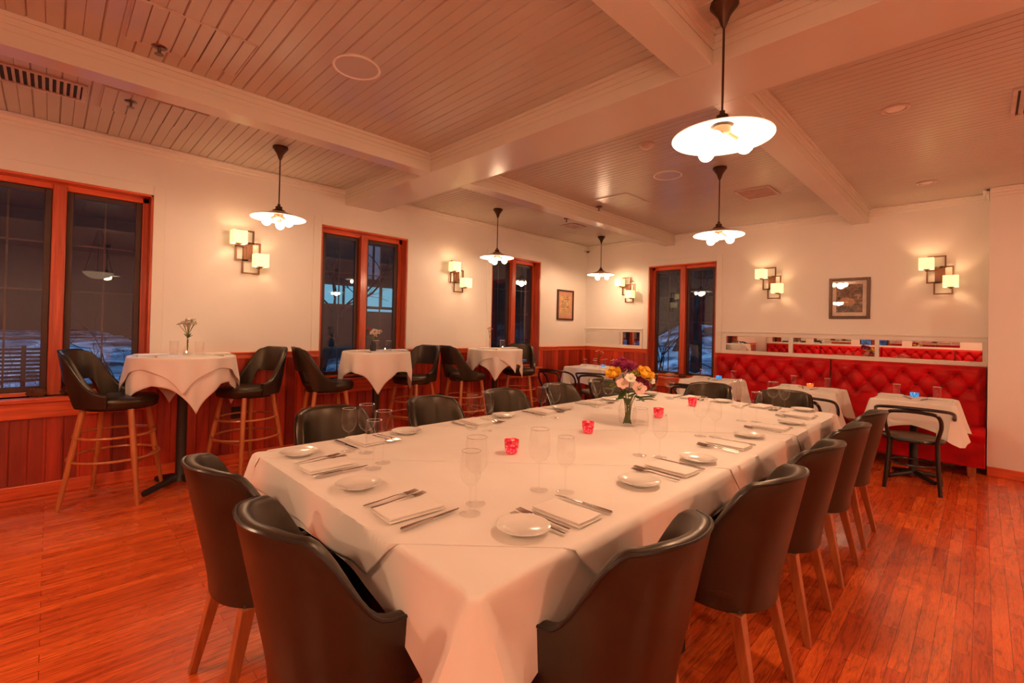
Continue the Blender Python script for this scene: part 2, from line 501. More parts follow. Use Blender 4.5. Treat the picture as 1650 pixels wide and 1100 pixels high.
# ------------------------------------------------------------------ windows
def window(idx, wall, a, b, zs, zt, xm=None, sill=True):
    W = empty('window_%d' % idx); W['kind'] = 'structure'
    def P(u, d, z):                      # u along the wall, d outward, z up
        return (-d, u, z) if wall == 'L' else (u, L + d, z)
    def S(m, u0, u1, d0, d1, z0, z1): m.span(P(u0, d0, z0), P(u1, d1, z1)); return m
    D = .13
    m = MB(); S(m, a, a + .018, -.006, D, zs, zt); S(m, b - .018, b, -.006, D, zs, zt)
    m.build('jamb', M['trimv'], W, bevel=.002)
    m = MB(); S(m, a, b, -.006, D, zt - .018, zt); m.build('head_jamb', M['trimh'], W, bevel=.002)
    fw = .045
    m = MB(); S(m, a + .018, a + .018 + fw, D - .03, D + .05, zs, zt - .018); S(m, b - .018 - fw, b - .018, D - .03, D + .05, zs, zt - .018)
    m.build('frame_stile', M['trimv'], W, bevel=.003)
    m = MB(); S(m, a + .018, b - .018, D - .03, D + .05, zt - .018 - fw, zt - .018); S(m, a + .018, b - .018, D - .03, D + .05, zs, zs + .03)
    m.build('frame_rail', M['trimh'], W, bevel=.003)
    c = (a + b) / 2 if xm is None else xm
    m = MB(); S(m, c - .042, c + .042, D - .065, D + .05, zs, zt - .03); m.build('mullion', M['trimv'], W, bevel=.006)
    for u0, u1 in ((a + .018 + fw, c - .042), (c + .042, b - .018 - fw)):
        z0, z1 = zs + .03, zt - .018 - fw; sw = .042
        m = MB()
        S(m, u0, u0 + sw, D - .005, D + .035, z0, z1); S(m, u1 - sw, u1, D - .005, D + .035, z0, z1)
        S(m, u0 + sw, u1 - sw, D - .005, D + .035, z0, z0 + sw); S(m, u0 + sw, u1 - sw, D - .005, D + .035, z1 - sw, z1)
        s = m.build('sash', M['sash'], W, bevel=.004)
        m = MB(); S(m, u0 + sw, u1 - sw, D + .014, D + .019, z0 + sw, z1 - sw); m.build('pane', M['pane'], s, smooth=False)
        m = MB(); uc = (u0 + u1) / 2
        S(m, uc - .006, uc + .006, D + .020, D + .03, z0 + sw, z1 - sw)
        nr = 4
        for k in range(1, nr):
            zz = z0 + sw + (z1 - z0 - 2 * sw) * k / nr
            S(m, u0 + sw, uc - .006, D + .020, D + .03, zz - .006, zz + .006); S(m, uc + .006, u1 - sw, D + .020, D + .03, zz - .006, zz + .006)
        m.build('muntin', M['muntin'], s, smooth=False)
    m = MB(); S(m, a - .03, b + .03, -.07, 0, zs - .035, zs); S(m, a, b, 0, D + .05, zs - .035, zs)
    m.build('sill', M['trimh'], W, bevel=.006)
    m = MB(); S(m, a - .02, b + .02, -.045, 0, zs - .155, zs - .035); m.build('apron', M['trimh'], W, bevel=.005)
    return W
for i, (a, b) in enumerate(WIN_L): window(i + 1, 'L', a, b, ZS, ZT)
window(4, 'B', WB[0], WB[1], ZSB, ZTB)
# flat white casing bands round the openings
def casing(name, wall, a, b, z0, z1):
    m = MB(); w, t = .085, .012
    def S(u0, u1, za, zb):
        if wall == 'L': m.span((0, u0, za), (t, u1, zb))
        else: m.span((u0, L - t, za), (u1, L, zb))
    S(a - w, a, z0, z1 + w); S(b, b + w, z0, z1 + w); S(a, b, z1, z1 + w)
    struct(m.build(name, M['trimw'], bevel=.003))
for i, (a, b) in enumerate(WIN_L): casing('trim_%d' % (n + i), 'L', a, b, HR, ZT)
casing('trim_%d' % (n + 3), 'B', WB[0], WB[1], 1.08, ZTB); n += 4

# mirrors in white surrounds on the back wall
MIR = [(.035, 1.115), (2.50, 3.30), (3.352, 4.205), (4.245, 5.10)]
def mirror_band(name, x0, x1, zlo, zhi, gaps, wy=L, s=-1):
    m = MB(); t = .022
    def S(a, b, z0, z1): m.span((a, wy, z0), (b, wy + s * t, z1))
    S(x0, x1, zlo, gaps[0][2]); S(x0, x1, gaps[0][3], zhi)
    xs = [x0] + [v for g in gaps for v in g[:2]] + [x1]
    for i in range(0, len(xs), 2):
        if xs[i + 1] - xs[i] > .002: S(xs[i], xs[i + 1], gaps[0][2], gaps[0][3])
    m.span((x0, wy, zhi), (x1, wy + s * .035, zhi + .02))
    struct(m.build(name, M['trimw'], bevel=.003))
mirror_band('trim_%d' % n, .0, 1.165, HR, 1.385, [(.035, 1.115, 1.127, 1.345)]); n += 1
mirror_band('trim_%d' % n, 2.44, XR, HR, 1.375, [(a, b, 1.125, 1.325) for a, b in MIR[1:]]); n += 1
names = ['long low wall mirror left of the back window, in a white surround', 'first mirror of the three above the red banquette, next to the back window',
         'middle mirror of the three above the red banquette, under the framed picture', 'last mirror of the three above the red banquette, nearest the right wall']
for (a, b), lab in zip(MIR, names):
    z0, z1 = (1.127, 1.345) if a < 1 else (1.125, 1.325)
    o = empty('wall_mirror', ((a + b) / 2, L, (z0 + z1) / 2)); hw, hh = (b - a) / 2 - .001, (z1 - z0) / 2 - .001
    m = MB().span((-hw, -.010, -hh), (hw, 0, hh)); m.build('mirror_glass', M['mirror'], o, smooth=False)
    tag(o, lab, 'mirror', 'low mirrors on the back wall')

# ------------------------------------------------------------------ ceiling fittings
def pendant(x, y, label, zr=2.25, d=.435):
    o = empty('pendant_lamp', (x, y, 0)); tag(o, label, 'pendant lamp', 'tan enamel pendant lamps')
    zc = HC
    MB().lathe([(.06, zc), (.062, zc - .014), (.05, zc - .03), (.026, zc - .065), (.014, zc - .10), (.006, zc - .115)], 24).build('ceiling_canopy', M['bronze'], o)
    MB().lathe([(.0055, zr + .115), (.0055, zc - .11)], 8).build('rod', M['bronze'], o)
    MB().lathe([(.001, zr + .125), (.012, zr + .122), (.012, zr + .105), (.026, zr + .10), (.028, zr + .078), (.05, zr + .066), (.056, zr + .055)], 24).build('socket_cap', M['bronze'], o)
    R = d / 2
    prof = [(.05, zr + .06), (.085, zr + .045), (.14, zr + .026), (.19, zr + .012), (R - .004, zr + .003), (R, zr)]
    MB().lathe(prof, 48, cap0=False, cap1=False).build('shade', M['shadeout'], o)
    MB().lathe([(r - .002, z - .004) for r, z in prof], 48, cap0=True, cap1=False).build('shade_lining', M['shadein'], o)
    MB().lathe([(.001, zr - .005), (.02, zr + .0), (.036, zr + .015), (.04, zr + .045)], 20).build('lamp_holder', M['sconce'], o)
    for k in range(3):
        a = 2 * pi * k / 3 + .6
        dx, dy = cos(a), sin(a)
        MB().tube([(dx * .02, dy * .02, zr + .015), (dx * .066, dy * .066, zr - .014)], .015, 10).build('bulb_socket', M['sconce'], o)
        MB().ball((dx * .098, dy * .098, zr - .040), .036, (1, 1, 1.05), 14, 10).build('bulb', M['bulb'], o)
    return o
PEND = [(.838, 1.376, 'pendant lamp hanging in front of the left wall between the first two windows'),
        (.735, 4.03, 'pendant lamp hanging beside the far left window, over the third high table'),
        (.744, 6.31, 'small pendant lamp farthest away, hanging in the back left corner'),
        (4.258, 2.162, 'large bright pendant lamp nearest the camera, hanging at the upper right'),
        (3.395, 4.326, 'pendant lamp seen directly below the largest lamp, over the long table\'s far end')]
for i, (x, y, lab) in enumerate(PEND): pendant(x, y, lab, 2.26 if i else 2.265)
for x, y, lab in ((4.9, .55, 'white bowl lamp above the camera, seen mirrored in the near window glass'), (4.9, -1.1, 'second white bowl lamp, mirrored at the left edge of the near window')):
    o = empty('bowl_pendant', (x, y, 0)); tag(o, lab, 'pendant lamp')
    MB().lathe([(.06, HC), (.055, HC - .03), (.012, HC - .05)], 20).build('ceiling_canopy', M['bronze'], o)
    for k in range(3):
        a = 2 * pi * k / 3
        MB().tube([(.02 * cos(a), .02 * sin(a), HC - .04), (.2 * cos(a), .2 * sin(a), 2.13)], .004, 6).build('rod', M['bronze'], o)
    MB().lathe([(.001, 2.02), (.08, 2.03), (.15, 2.065), (.205, 2.13)], 32, cap1=False).build('bowl', M['bowl'], o)

def sconce(wall, c, label):
    o = empty('wall_sconce', (0, c, 2.055) if wall == 'L' else (c, L, 2.055), -pi / 2 if wall == 'B' else 0)
    # local: x out of the wall, y along it to the right seen from the room
    tag(o, label, 'wall sconce', 'cubist wall sconces')
    if wall == 'L': U = lambda d, u, z: (d, u, z)
    else: U = lambda d, u, z: (d, u, z)
    def S(m, u0, u1, z0, z1, d0=.022, d1=.036): return m.span(U(d0, u0, z0), U(d1, u1, z1))
    w = .014
    S(MB(), -.042, .042, -.085, .085, 0, .03).build('back_plate', M['sconce'], o, bevel=.003)
    def frame(u0, u1, z0, z1):
        m = MB(); S(m, u0, u0 + w, z0, z1); S(m, u1 - w, u1, z0, z1); S(m, u0 + w, u1 - w, z0, z0 + w); S(m, u0 + w, u1 - w, z1 - w, z1)
        m.build('square_frame', M['sconce'], o, smooth=False)
    frame(-.105, .051, .075, .21); frame(.0, .112, -.05, .095); frame(-.112, -.0, -.09, .06); frame(-.052, .108, -.215, -.075)
    for uc, zc in ((-.106, .12), (.09, -.082)):
        hw, hh, d0, d1 = .062, .062, .06, .17
        m = MB()
        ring = [(d0, uc - hw), (d1, uc - hw), (d1, uc + hw), (d0, uc + hw)]
        rows = [[U(d, u, z) for d, u in ring] for z in (zc - hh, zc + hh)]
        m.grid(rows, cu=True)
        s = m.build('lamp_shade', M['lampshade'], o, smooth=False)
        mod = s.modifiers.new('thick', 'SOLIDIFY'); mod.thickness = .003
        m = MB().span(U(.03, uc - .012, zc - hh - .012), U(.125, uc + .012, zc - hh - .002)); m.span(U(.085, uc - .028, zc - hh - .002), U(.145, uc + .028, zc - hh + .004))
        m.build('shade_arm', M['sconce'], o, smooth=False)
    return o
SCON = [('L', 1.365, 'wall sconce with two glowing cube shades between the first and second left windows'),
        ('L', 3.945, 'wall sconce with two glowing cube shades between the second and third left windows'),
        ('B', .885, 'wall sconce with two glowing cube shades left of the back window'),
        ('B', 3.09, 'wall sconce with two glowing cube shades between back window and framed picture'),
        ('B', 4.765, 'wall sconce with two glowing cube shades farthest right, right of the framed picture')]
for w_, c_, l_ in SCON:
    o = sconce(w_, c_, l_)
    if w_ == 'B':
        # turn so that local x points out of the back wall and local y to the right
        o.rotation_euler = (0, 0, 0)
        o.matrix_world = Matrix(((0, 1, 0, c_), (-1, 0, 0, L), (0, 0, 1, 2.055), (0, 0, 0, 1)))
        # mirror-free: x_out -> -Y, y_right -> +X

def speaker(x, y, label):
    o = empty('ceiling_speaker', (x, y, HC)); tag(o, label, 'ceiling speaker', 'round flush ceiling speakers')
    MB().lathe([(.13, .0), (.135, -.010), (.128, -.014), (.12, -.008)], 40, cap0=False, cap1=False).build('rim', M['trimw'], o)
    MB().lathe([(.001, -.0075), (.122, -.008)], 40).build('grille', M['ceil'], o)
speaker(2.512, 1.243, 'round white ceiling speaker in the near bay, upper left of the photo')
speaker(2.95, 4.2, 'round white ceiling speaker in the far bay, above the long table')

def sprinkler(x, y, label, z=HC):
    o = empty('ceiling_sprinkler', (x, y, z)); tag(o, label, 'sprinkler', 'ceiling sprinkler heads')
    MB().lathe([(.04, 0), (.042, -.004), (.03, -.014), (.014, -.016)], 20).build('escutcheon', M['chrome'], o)
    MB().lathe([(.009, -.014), (.008, -.045), (.022, -.047), (.022, -.05), (.001, -.05)], 14).build('deflector', M['chrome'], o)
sprinkler(1.90, .394, 'sprinkler head just right of the near left ceiling beam')
sprinkler(.952, .363, 'sprinkler head in the left ceiling bay beside the first vent')
sprinkler(1.087, 4.982, 'sprinkler head in the far left bay beside a small vent')
sprinkler(1.78, 4.748, 'sprinkler head beside the far beam and square access panel')

def vent(x0, x1, y0, y1, label, nb=11, along='y'):
    o = empty('ceiling_vent', ((x0 + x1) / 2, (y0 + y1) / 2, HC)); tag(o, label, 'ceiling vent', 'white louvred ceiling vents')
    hx, hy = (x1 - x0) / 2, (y1 - y0) / 2; t = .022
    m = MB()
    m.span((-hx, -hy, -.012), (-hx + t, hy, 0)); m.span((hx - t, -hy, -.012), (hx, hy, 0)); m.span((-hx + t, -hy, -.012), (hx - t, -hy + t, 0)); m.span((-hx + t, hy - t, -.012), (hx - t, hy, 0))
    m.build('vent_frame', M['vent'], o, bevel=.002)
    MB().span((-hx + t, -hy + t, -.002), (hx - t, hy - t, -.001)).build('duct_shade', M['dark'], o, smooth=False)  # flat dark sheet stands in for the shade inside the duct
    m = MB()
    for k in range(nb):
        if along == 'y':
            yy = -hy + t + (2 * hy - 2 * t) * (k + .5) / nb; d = .24 * (2 * hy - 2 * t) / nb
            m.add([(-hx + t, yy - d, -.002), (hx - t, yy - d, -.002), (hx - t, yy + d, -.012), (-hx + t, yy + d, -.012)], [(0, 1, 2, 3)])
        else:
            xx = -hx + t + (2 * hx - 2 * t) * (k + .5) / nb; d = .24 * (2 * hx - 2 * t) / nb
            m.add([(xx - d, -hy + t, -.002), (xx + d, -hy + t, -.012), (xx + d, hy - t, -.012), (xx - d, hy - t, -.002)], [(0, 1, 2, 3)])
    m.build('louvre', M['vent'], o, smooth=False)
vent(.70, 1.0, -.30, .14, 'white louvred vent in the left ceiling bay at the photo edge', 12)
vent(3.22, 3.56, 5.15, 5.56, 'white louvred vent in the far bay below the large pendant lamps', 10)
vent(.76, 1.0, 5.25, 5.55, 'small louvred vent in the far left bay above the third window', 8)
vent(5.22, 5.75, 4.1, 4.6, 'white louvred vent at the right edge of the far ceiling bay', 10, 'x')

def lines(label, name, segs_, z=HC):
    o = empty(name, (segs_[0][0][0], segs_[0][0][1], z)); tag(o, label, 'access panel')
    ox, oy = segs_[0][0]
    for (a, b) in segs_:
        m = MB(); m.tube([(a[0] - ox, a[1] - oy, -.003), (b[0] - ox, b[1] - oy, -.003)], .006, 6); m.build('edge_strip', M['vent'], o)
    return o
def panel(x0, x1, y0, y1, label):
    o = empty('ceiling_hatch', ((x0 + x1) / 2, (y0 + y1) / 2, HC)); tag(o, label, 'ceiling hatch')
    hx, hy = (x1 - x0) / 2, (y1 - y0) / 2
    m = MB()
    for k in range(8):
        a = -hy + 2 * hy * k / 8
        m.span((-hx, a + .003, -.008), (hx, a + 2 * hy / 8 - .003, .0))
    m.build('board_panel', M['ceil'], o, bevel=.002)
    m = MB(); t = .008
    m.span((-hx - t, -hy - t, -.005), (-hx, hy + t, 0)); m.span((hx, -hy - t, -.005), (hx + t, hy + t, 0)); m.span((-hx, -hy - t, -.005), (hx, -hy, 0)); m.span((-hx, hy, -.005), (hx, hy + t, 0))
    m.build('edge_strip', M['vent'], o, smooth=False)
panel(1.93, 2.34, 4.45, 5.0, 'square boarded access hatch in the far ceiling bay beside the beam')
panel(1.875, 2.30, .25, .77, 'boarded access hatch in the near ceiling bay beside the left beam')
panel(.66, 1.09, .215, .79, 'boarded access hatch in the left ceiling bay behind the sprinkler')

def can(x, y, label):
    o = empty('recessed_ceiling_light', (x, y, HC)); tag(o, label, 'ceiling light', 'recessed ceiling lights')
    MB().lathe([(.075, 0), (.078, -.006), (.058, -.008), (.055, .0)], 32, cap0=False, cap1=False).build('trim_ring', M['vent'], o)
    MB().ball((0, 0, -.001), .054, (1, 1, .3), 20, 8).build('lens', M['china'], o)
can(4.683, 3.949, 'recessed round ceiling light nearer the camera, right ceiling bay')
can(4.702, 6.049, 'recessed round ceiling light farther away, above the back wall at right')
o = empty('smoke_detector', (3.178, 3.394, HC)); tag(o, 'small round white smoke detector left of the large pendant lamp', 'smoke detector')
MB().lathe([(.06, 0), (.062, -.012), (.048, -.018)], 28).build('base', M['vent'], o)
MB().lathe([(.046, -.018), (.044, -.03), (.03, -.038), (.001, -.04)], 28).build('sensor_cap', M['vent'], o)
o = empty('ceiling_camera', (.07, L - .07, HC - .10)); tag(o, 'tiny black dome camera high in the back left corner', 'security camera')
MB().lathe([(.03, .015), (.03, .0), (.001, .0)], 16).build('mount', M['vent'], o)
MB().ball((0, 0, -.004), .027, (1, 1, .9), 16, 10).build('dome', M['plastic'], o)
MB().span((-.07, -.005, .004), (.0, .07, .014)).build('bracket', M['vent'], o)

# ------------------------------------------------------------------ wall pictures, outlets
def picture(name, wall, c, z, w, h, fr, mat_art, label, mat_mat, border):
    if wall == 'L': o = empty(name, (0, c, z)); U = lambda d, u, v: (d, u, v)
    else: o = empty(name, (c, L, z)); U = lambda d, u, v: (u, -d, v)
    tag(o, label, 'picture')
    def S(m, u0, u1, z0, z1, d0, d1): return m.span(U(d0, u0, z0), U(d1, u1, z1))
    m = MB(); S(m, -w / 2, -w / 2 + fr, -h / 2, h / 2, 0, .025); S(m, w / 2 - fr, w / 2, -h / 2, h / 2, 0, .025)
    S(m, -w / 2 + fr, w / 2 - fr, -h / 2, -h / 2 + fr, 0, .025); S(m, -w / 2 + fr, w / 2 - fr, h / 2 - fr, h / 2, 0, .025)
    m.build('frame', M['bronze'], o, bevel=.003)
    S(MB(), -w / 2 + fr, w / 2 - fr, -h / 2 + fr, h / 2 - fr, .004, .010).build('mat_board', mat_mat, o, smooth=False)
    bx, bz = border
    S(MB(), -w / 2 + fr + bx, w / 2 - fr - bx, -h / 2 + fr + bz, h / 2 - fr - bz, .010, .012).build('print', mat_art, o, smooth=False)
    S(MB(), -w / 2 + fr, w / 2 - fr, -h / 2 + fr, h / 2 - fr, .016, .018).build('picture_glass', M['picglass'], o, smooth=False)
    return o, U
def art_photo():
    t = NT('sepia_print')
    v = t.coord()
    a = t.noise(v, 16, 6, .65, 1.2)
    col = t.ramp(a, [(.38, (.05, .03, .02)), (.52, (.20, .12, .08)), (.62, (.50, .34, .22))])
    # pale leaf-shaped form in the lower middle
    sp = t.n('ShaderNodeSeparateXYZ'); t.l(v, sp.inputs[0])
    dx = t.math('DIVIDE', t.math('SUBTRACT', sp.outputs[0], -.02), .085); dz = t.math('DIVIDE', t.math('SUBTRACT', sp.outputs[2], -.04), .055)
    dd = t.math('ADD', t.math('MULTIPLY', dx, dx), t.math('MULTIPLY', dz, dz))
    dd = t.math('ADD', dd, t.math('MULTIPLY', t.math('SUBTRACT', t.noise(v, 22, 3), .5), 1.6))
    msk = t.ramp(dd, [(.7, (1, 1, 1)), (.95, (0, 0, 0))])
    col = t.mixc(msk, col, t.ramp(t.noise(v, 30, 3), [(.3, (.42, .20, .08)), (.7, (.70, .42, .22))]))
    t.bsdf(col, .6); return t.m
def art_poster():
    t = NT('old_handbill'); v = t.coord()
    col = t.ramp(t.noise(v, 14, 4), [(.3, (.50, .27, .09)), (.7, (.72, .45, .17))])
    t.bsdf(col, .7); return t.m
picture('framed_picture', 'B', 3.949, 1.823, .412, .50, .034, art_photo(), 'square dark-framed sepia print on the back wall between two sconces', simple('peach_mat', (.80, .66, .55), .7), (.04, .045))
po, U = picture('framed_poster', 'L', 6.334, 1.785, .44, .52, .03, art_poster(), 'narrow dark-framed tan handbill on the left wall by the back corner', simple('terracotta_mat', (.62, .22, .14), .7), (.045, .055))
m = MB(); random.seed(3)
for zz, hgt, dens in ((.155, .010, .8), (.125, .020, .55), (.09, .02, .6), (.055, .022, .6), (.028, .018, .7), (-.012, .022, .95), (-.045, .022, .95)):
    u = -.105
    while u < .10:
        ln = random.uniform(.012, .03)
        if random.random() < dens: m.span(U(.0121, u, zz), U(.0124, min(u + ln, .108), zz + hgt))
        u += ln + .008
for k in range(6):
    zz = -.075 - k * .018; u = -.1
    while u < .1:
        ln = random.uniform(.01, .03)
        m.span(U(.0121, u, zz), U(.0124, min(u + ln, .105), zz + .006)); u += ln + .006
m.build('printed_lines', simple('faded_ink', (.16, .06, .02), .7), po, smooth=False)
for y, z, lab in ((1.30, .49, 'black wall outlet under the first high table, left wall'), (3.70, .42, 'black wall outlet between the second and third high tables'), ):
    o = empty('wall_outlet', (.016, y, z)); tag(o, lab, 'wall outlet')
    MB().span((0, -.04, -.058), (.008, .04, .058)).build('cover_plate', M['plastic'], o, bevel=.003)
    for s in (-.022, .022): MB().span((.008, -.015, s - .014), (.0105, .015, s + .014)).build('socket', M['iron'], o, bevel=.002)

# ------------------------------------------------------------------ seating
def sstep(a, b, x):
    t = max(0, min(1, (x - a) / (b - a))); return t * t * (3 - 2 * t)
def shell(hw, hd, pw, phm, zb, zt, th, lean, flare, nphi=56, arm=.0):
    """upholstered wrap-round back: returns (mesh builder, rim points). Local: seat faces +Y"""
    m = MB(); rows = []; rim = []
    for i in range(nphi + 1):
        ph = math.radians(-phm + 2 * phm * i / nphi); a = abs(math.degrees(ph))
        s, c = sin(ph), cos(ph)
        bx = hw * math.copysign(abs(s) ** pw, s); by = -hd * math.copysign(abs(c) ** pw, c)
        if c < 0: by = hd * .9 * abs(c) ** .9 + arm * abs(c)
        b, t = zb(a), zt(a)
        def pt(z, inn):
            k = 1 - flare * max(0, (zt(0) - z) / (zt(0) - .38))
            x, y = bx * k, by * k
            y -= lean * max(0, z - .45) * max(0, c)
            r = sqrt(x * x + y * y) or 1
            q = (r - inn) / r
            return (x * q, y * q, z)
        row = []
        for j in range(9): row.append(pt(b + (t - .012 - b) * j / 8, 0))
        for j in range(1, 6):
            g = pi * j / 6
            row.append(pt(t - .012 + .014 * sin(g), th * (1 - cos(g)) / 2))
        for j in range(9): row.append(pt(t - .012 - (t - .012 - b) * j / 8, th))
        rows.append(row); rim.append(pt(t - .004, .002))
    m.grid(rows, cu=True)
    b0 = 0; nn = len(rows[0])
    m.f.append(tuple(range(nn))); m.f.append(tuple(reversed(range(nphi * nn, nphi * nn + nn))))
    return m, rim

def make_dining_chair():
    o = empty('dining_chair'); tag(o, cat='chair')
    zt = lambda a: .868 - .015 * sstep(20, 46, a) - .245 * sstep(44, 88, a) - .035 * sstep(84, 116, a) - .10 * sstep(114, 130, a)
    zb = lambda a: .375 + .02 * sstep(60, 120, a)
    m, rim = shell(.264, .272, .90, 130, zb, zt, .046, .12, .16, arm=.16)
    b = m.build('backrest', M['leather'], o, angle=70)
    MB().tube(rim, .0055, 6).build('piping', M['piping'], b)
    # seat cushion
    m = MB(); rows = []
    for z, k in ((.385, .90), (.40, .97), (.44, 1.0), (.462, .985), (.474, .93), (.480, .7), (.482, .3), (.482, .02)):
        row = []
        for i in range(36):
            a = 2 * pi * i / 36
            x = .225 * math.copysign(abs(cos(a)) ** .6, cos(a)); y = .225 * math.copysign(abs(sin(a)) ** .6, sin(a)) + .03
            row.append((x * k, .03 + (y - .03) * k, z))
        rows.append(row)
    m.grid(rows, cu=True); m.build('seat', M['leather'], o, angle=60)
    MB().box((0, .0, .372), (.34, .34, .03)).build('seat_frame', M['plastic'], o, bevel=.01)
    for sx, sy in ((-1, -1), (1, -1), (-1, 1), (1, 1)):
        MB().bar((sx * .16, sy * .155 + (.0 if sy < 0 else .01), .375), (sx * .195, sy * (.235 if sy < 0 else .20), 0), .046, .026).build('leg', M['leg'], o, bevel=.003)
    return o

def make_stool():
    o = empty('bar_stool'); tag(o, cat='bar stool')
    zt = lambda a: 1.135 - .02 * sstep(18, 36, a) - .30 * sstep(34, 94, a)
    zb = lambda a: .905 - .19 * sstep(34, 58, a)
    m, rim = shell(.250, .245, .70, 96, zb, zt, .042, .13, .13, arm=.0)
    b = m.build('backrest', M['leather'], o, angle=70)
    MB().tube(rim, .005, 6).build('piping', M['piping'], b)
    m = MB(); rows = []
    for z, k in ((.70, .90), (.712, .97), (.75, 1.0), (.772, .985), (.783, .93), (.788, .7), (.79, .3), (.79, .02)):
        rows.append([(.222 * k * cos(2 * pi * i / 36), .03 + .235 * k * sin(2 * pi * i / 36), z) for i in range(36)])
    m.grid(rows, cu=True); m.build('seat', M['leather'], o, angle=60)
    MB().lathe([(.19, .690), (.195, .70), (.19, .71)], 28).build('seat_frame', M['plastic'], o)
    T, B = .145, .235
    for sx, sy in ((-1, -1), (1, -1), (-1, 1), (1, 1)):
        MB().tube([(sx * T, sy * T, .70), (sx * (T + (B - T) * .5), sy * (T + (B - T) * .5), .35), (sx * B, sy * B, 0)], [.021, .020, .013], 12).build('leg', M['stoolw'], o)
    def rad(z): return (T + (B - T) * (1 - z / .70)) * sqrt(2)
    for z in (.50, .335):
        r = rad(z)
        m = MB().tube([(r * cos(2 * pi * k / 40), r * sin(2 * pi * k / 40), z) for k in range(40)], .0095, 8, closed=True)
        m.build('stretcher_ring', M['stoolw'], o)
    r = rad(.30) / sqrt(2)
    MB().tube([(-r, r, .30), (r, r, .30)], .010, 8).build('foot_rail', M['stoolw'], o)
    return o

def smooth_path(P, n=8, closed=False):
    P = [Vector(p) for p in P]; N = len(P); out = []
    for i in range(N if closed else N - 1):
        p0 = P[(i - 1) % N] if (closed or i > 0) else P[i]
        p1, p2 = P[i], P[(i + 1) % N]
        p3 = P[(i + 2) % N] if (closed or i < N - 2) else p2
        for k in range(n):
            t = k / n
            out.append(.5 * ((2 * p1) + (p2 - p0) * t + (2 * p0 - 5 * p1 + 4 * p2 - p3) * t * t + (3 * p1 - p0 - 3 * p2 + p3) * t ** 3))
    if not closed: out.append(P[-1])
    return [tuple(p) for p in out]

def make_bentwood():
    o = empty('bentwood_armchair'); tag(o, cat='chair')
    ring = [(.205 * cos(2 * pi * k / 36), .20 * sin(2 * pi * k / 36), .445) for k in range(36)]
    MB().tube(ring, .018, 8, closed=True).build('seat_ring', M['black'], o)
    MB().lathe([(.19, .447), (.195, .458), (.185, .474), (.12, .482), (.01, .484)], 32).build('seat', M['cane'], o)
    MB().tube(smooth_path([(.20, .10, .44), (.245, .13, .47), (.27, .10, .58), (.275, .0, .67), (.255, -.12, .715), (.17, -.225, .735), (0, -.26, .742), (-.17, -.225, .735), (-.255, -.12, .715), (-.275, 0, .67), (-.27, .10, .58), (-.245, .13, .47), (-.20, .10, .44)], 6), .0145, 8).build('arm_rail', M['black'], o)
    MB().tube(smooth_path([(.19, -.21, 0), (.175, -.19, .2), (.165, -.165, .44), (.19, -.215, .60), (.165, -.25, .69), (.08, -.275, .712), (0, -.28, .716), (-.08, -.275, .712), (-.165, -.25, .69), (-.19, -.215, .60), (-.165, -.165, .44), (-.175, -.19, .2), (-.19, -.21, 0)], 6), .0155, 8).build('back_hoop', M['black'], o)
    for s in (-1, 1):
        MB().tube(smooth_path([(s * .165, .15, .44), (s * .175, .17, .2), (s * .195, .20, 0)], 6), [.017] * 7 + [.0155] * 5 + [.013], 8).build('leg', M['black'], o)
    MB().tube([(.165 * cos(2 * pi * k / 32), .165 * sin(2 * pi * k / 32), .22) for k in range(32)], .010, 8, closed=True).build('leg_ring', M['black'], o)
    return o

CH = Maker(make_dining_chair()); ST = Maker(make_stool()); BW = Maker(make_bentwood())
TX0, TX1, TY0, TY1, TZ = 2.72, 4.30, .70, 4.30, .765
num = ['first', 'second', 'third', 'fourth', 'fifth']
RY = [1.155, 1.93, 2.59, 3.285, 3.95]; LY = [1.20, 1.93, 2.62, 3.33, 4.0]; NX = [3.14, 3.80]; FX = [3.22, 3.88]
for i, y in enumerate(RY):
    extra = ['nearest the camera', '', '', '', 'farthest away'][i]
    CH.put((4.305 if i == 0 else 4.345, y, 0), pi / 2 + (.03 if i == 0 else -.02 * (i % 2)), 'dark leather dining chair, %s on the long table\'s right side from the near end%s' % (num[i], ''), 'leather chairs round the long table')
for i, y in enumerate(LY):
    CH.put((2.59, y, 0), -pi / 2 + (.03 if i % 2 else -.03), 'dark leather dining chair, %s on the long table\'s left side from the near end' % num[i], 'leather chairs round the long table')
CH.put((NX[0], .665, 0), .02, 'dark leather dining chair at the near end of the long table, the left one', 'leather chairs round the long table')
CH.put((NX[1] - .01, .67, 0), -.05, 'dark leather dining chair at the near table end, lower left, closest to camera', 'leather chairs round the long table')
for i, x in enumerate(FX):
    CH.put((x, 4.43, 0), pi + .03, 'dark leather dining chair at the far end of the long table, the %s one' % ('left' if i == 0 else 'right'), 'leather chairs round the long table')

BT = [(.42, .80), (.42, 2.56), (.42, 4.33)]
stl = 'dark leather bar stool, %s of the %s high table from the left'
A1, A2 = math.atan2(-.48, .88), pi
STOOLS = [((.42, .38), -.45, 'left', 'first'), ((.34, 1.31), pi + .40, 'right', 'first'),
          ((.40, 2.02), -.15, 'left', 'second'), ((.36, 3.08), pi + .35, 'right', 'second'),
          ((.46, 3.78), -.10, 'left', 'third'), ((.36, 4.86), pi + .75, 'right', 'third')]
for (x, y), rz, sd, nm in STOOLS:
    ST.put((x, y, 0), rz, stl % (sd, nm), 'leather bar stools at the high tables')

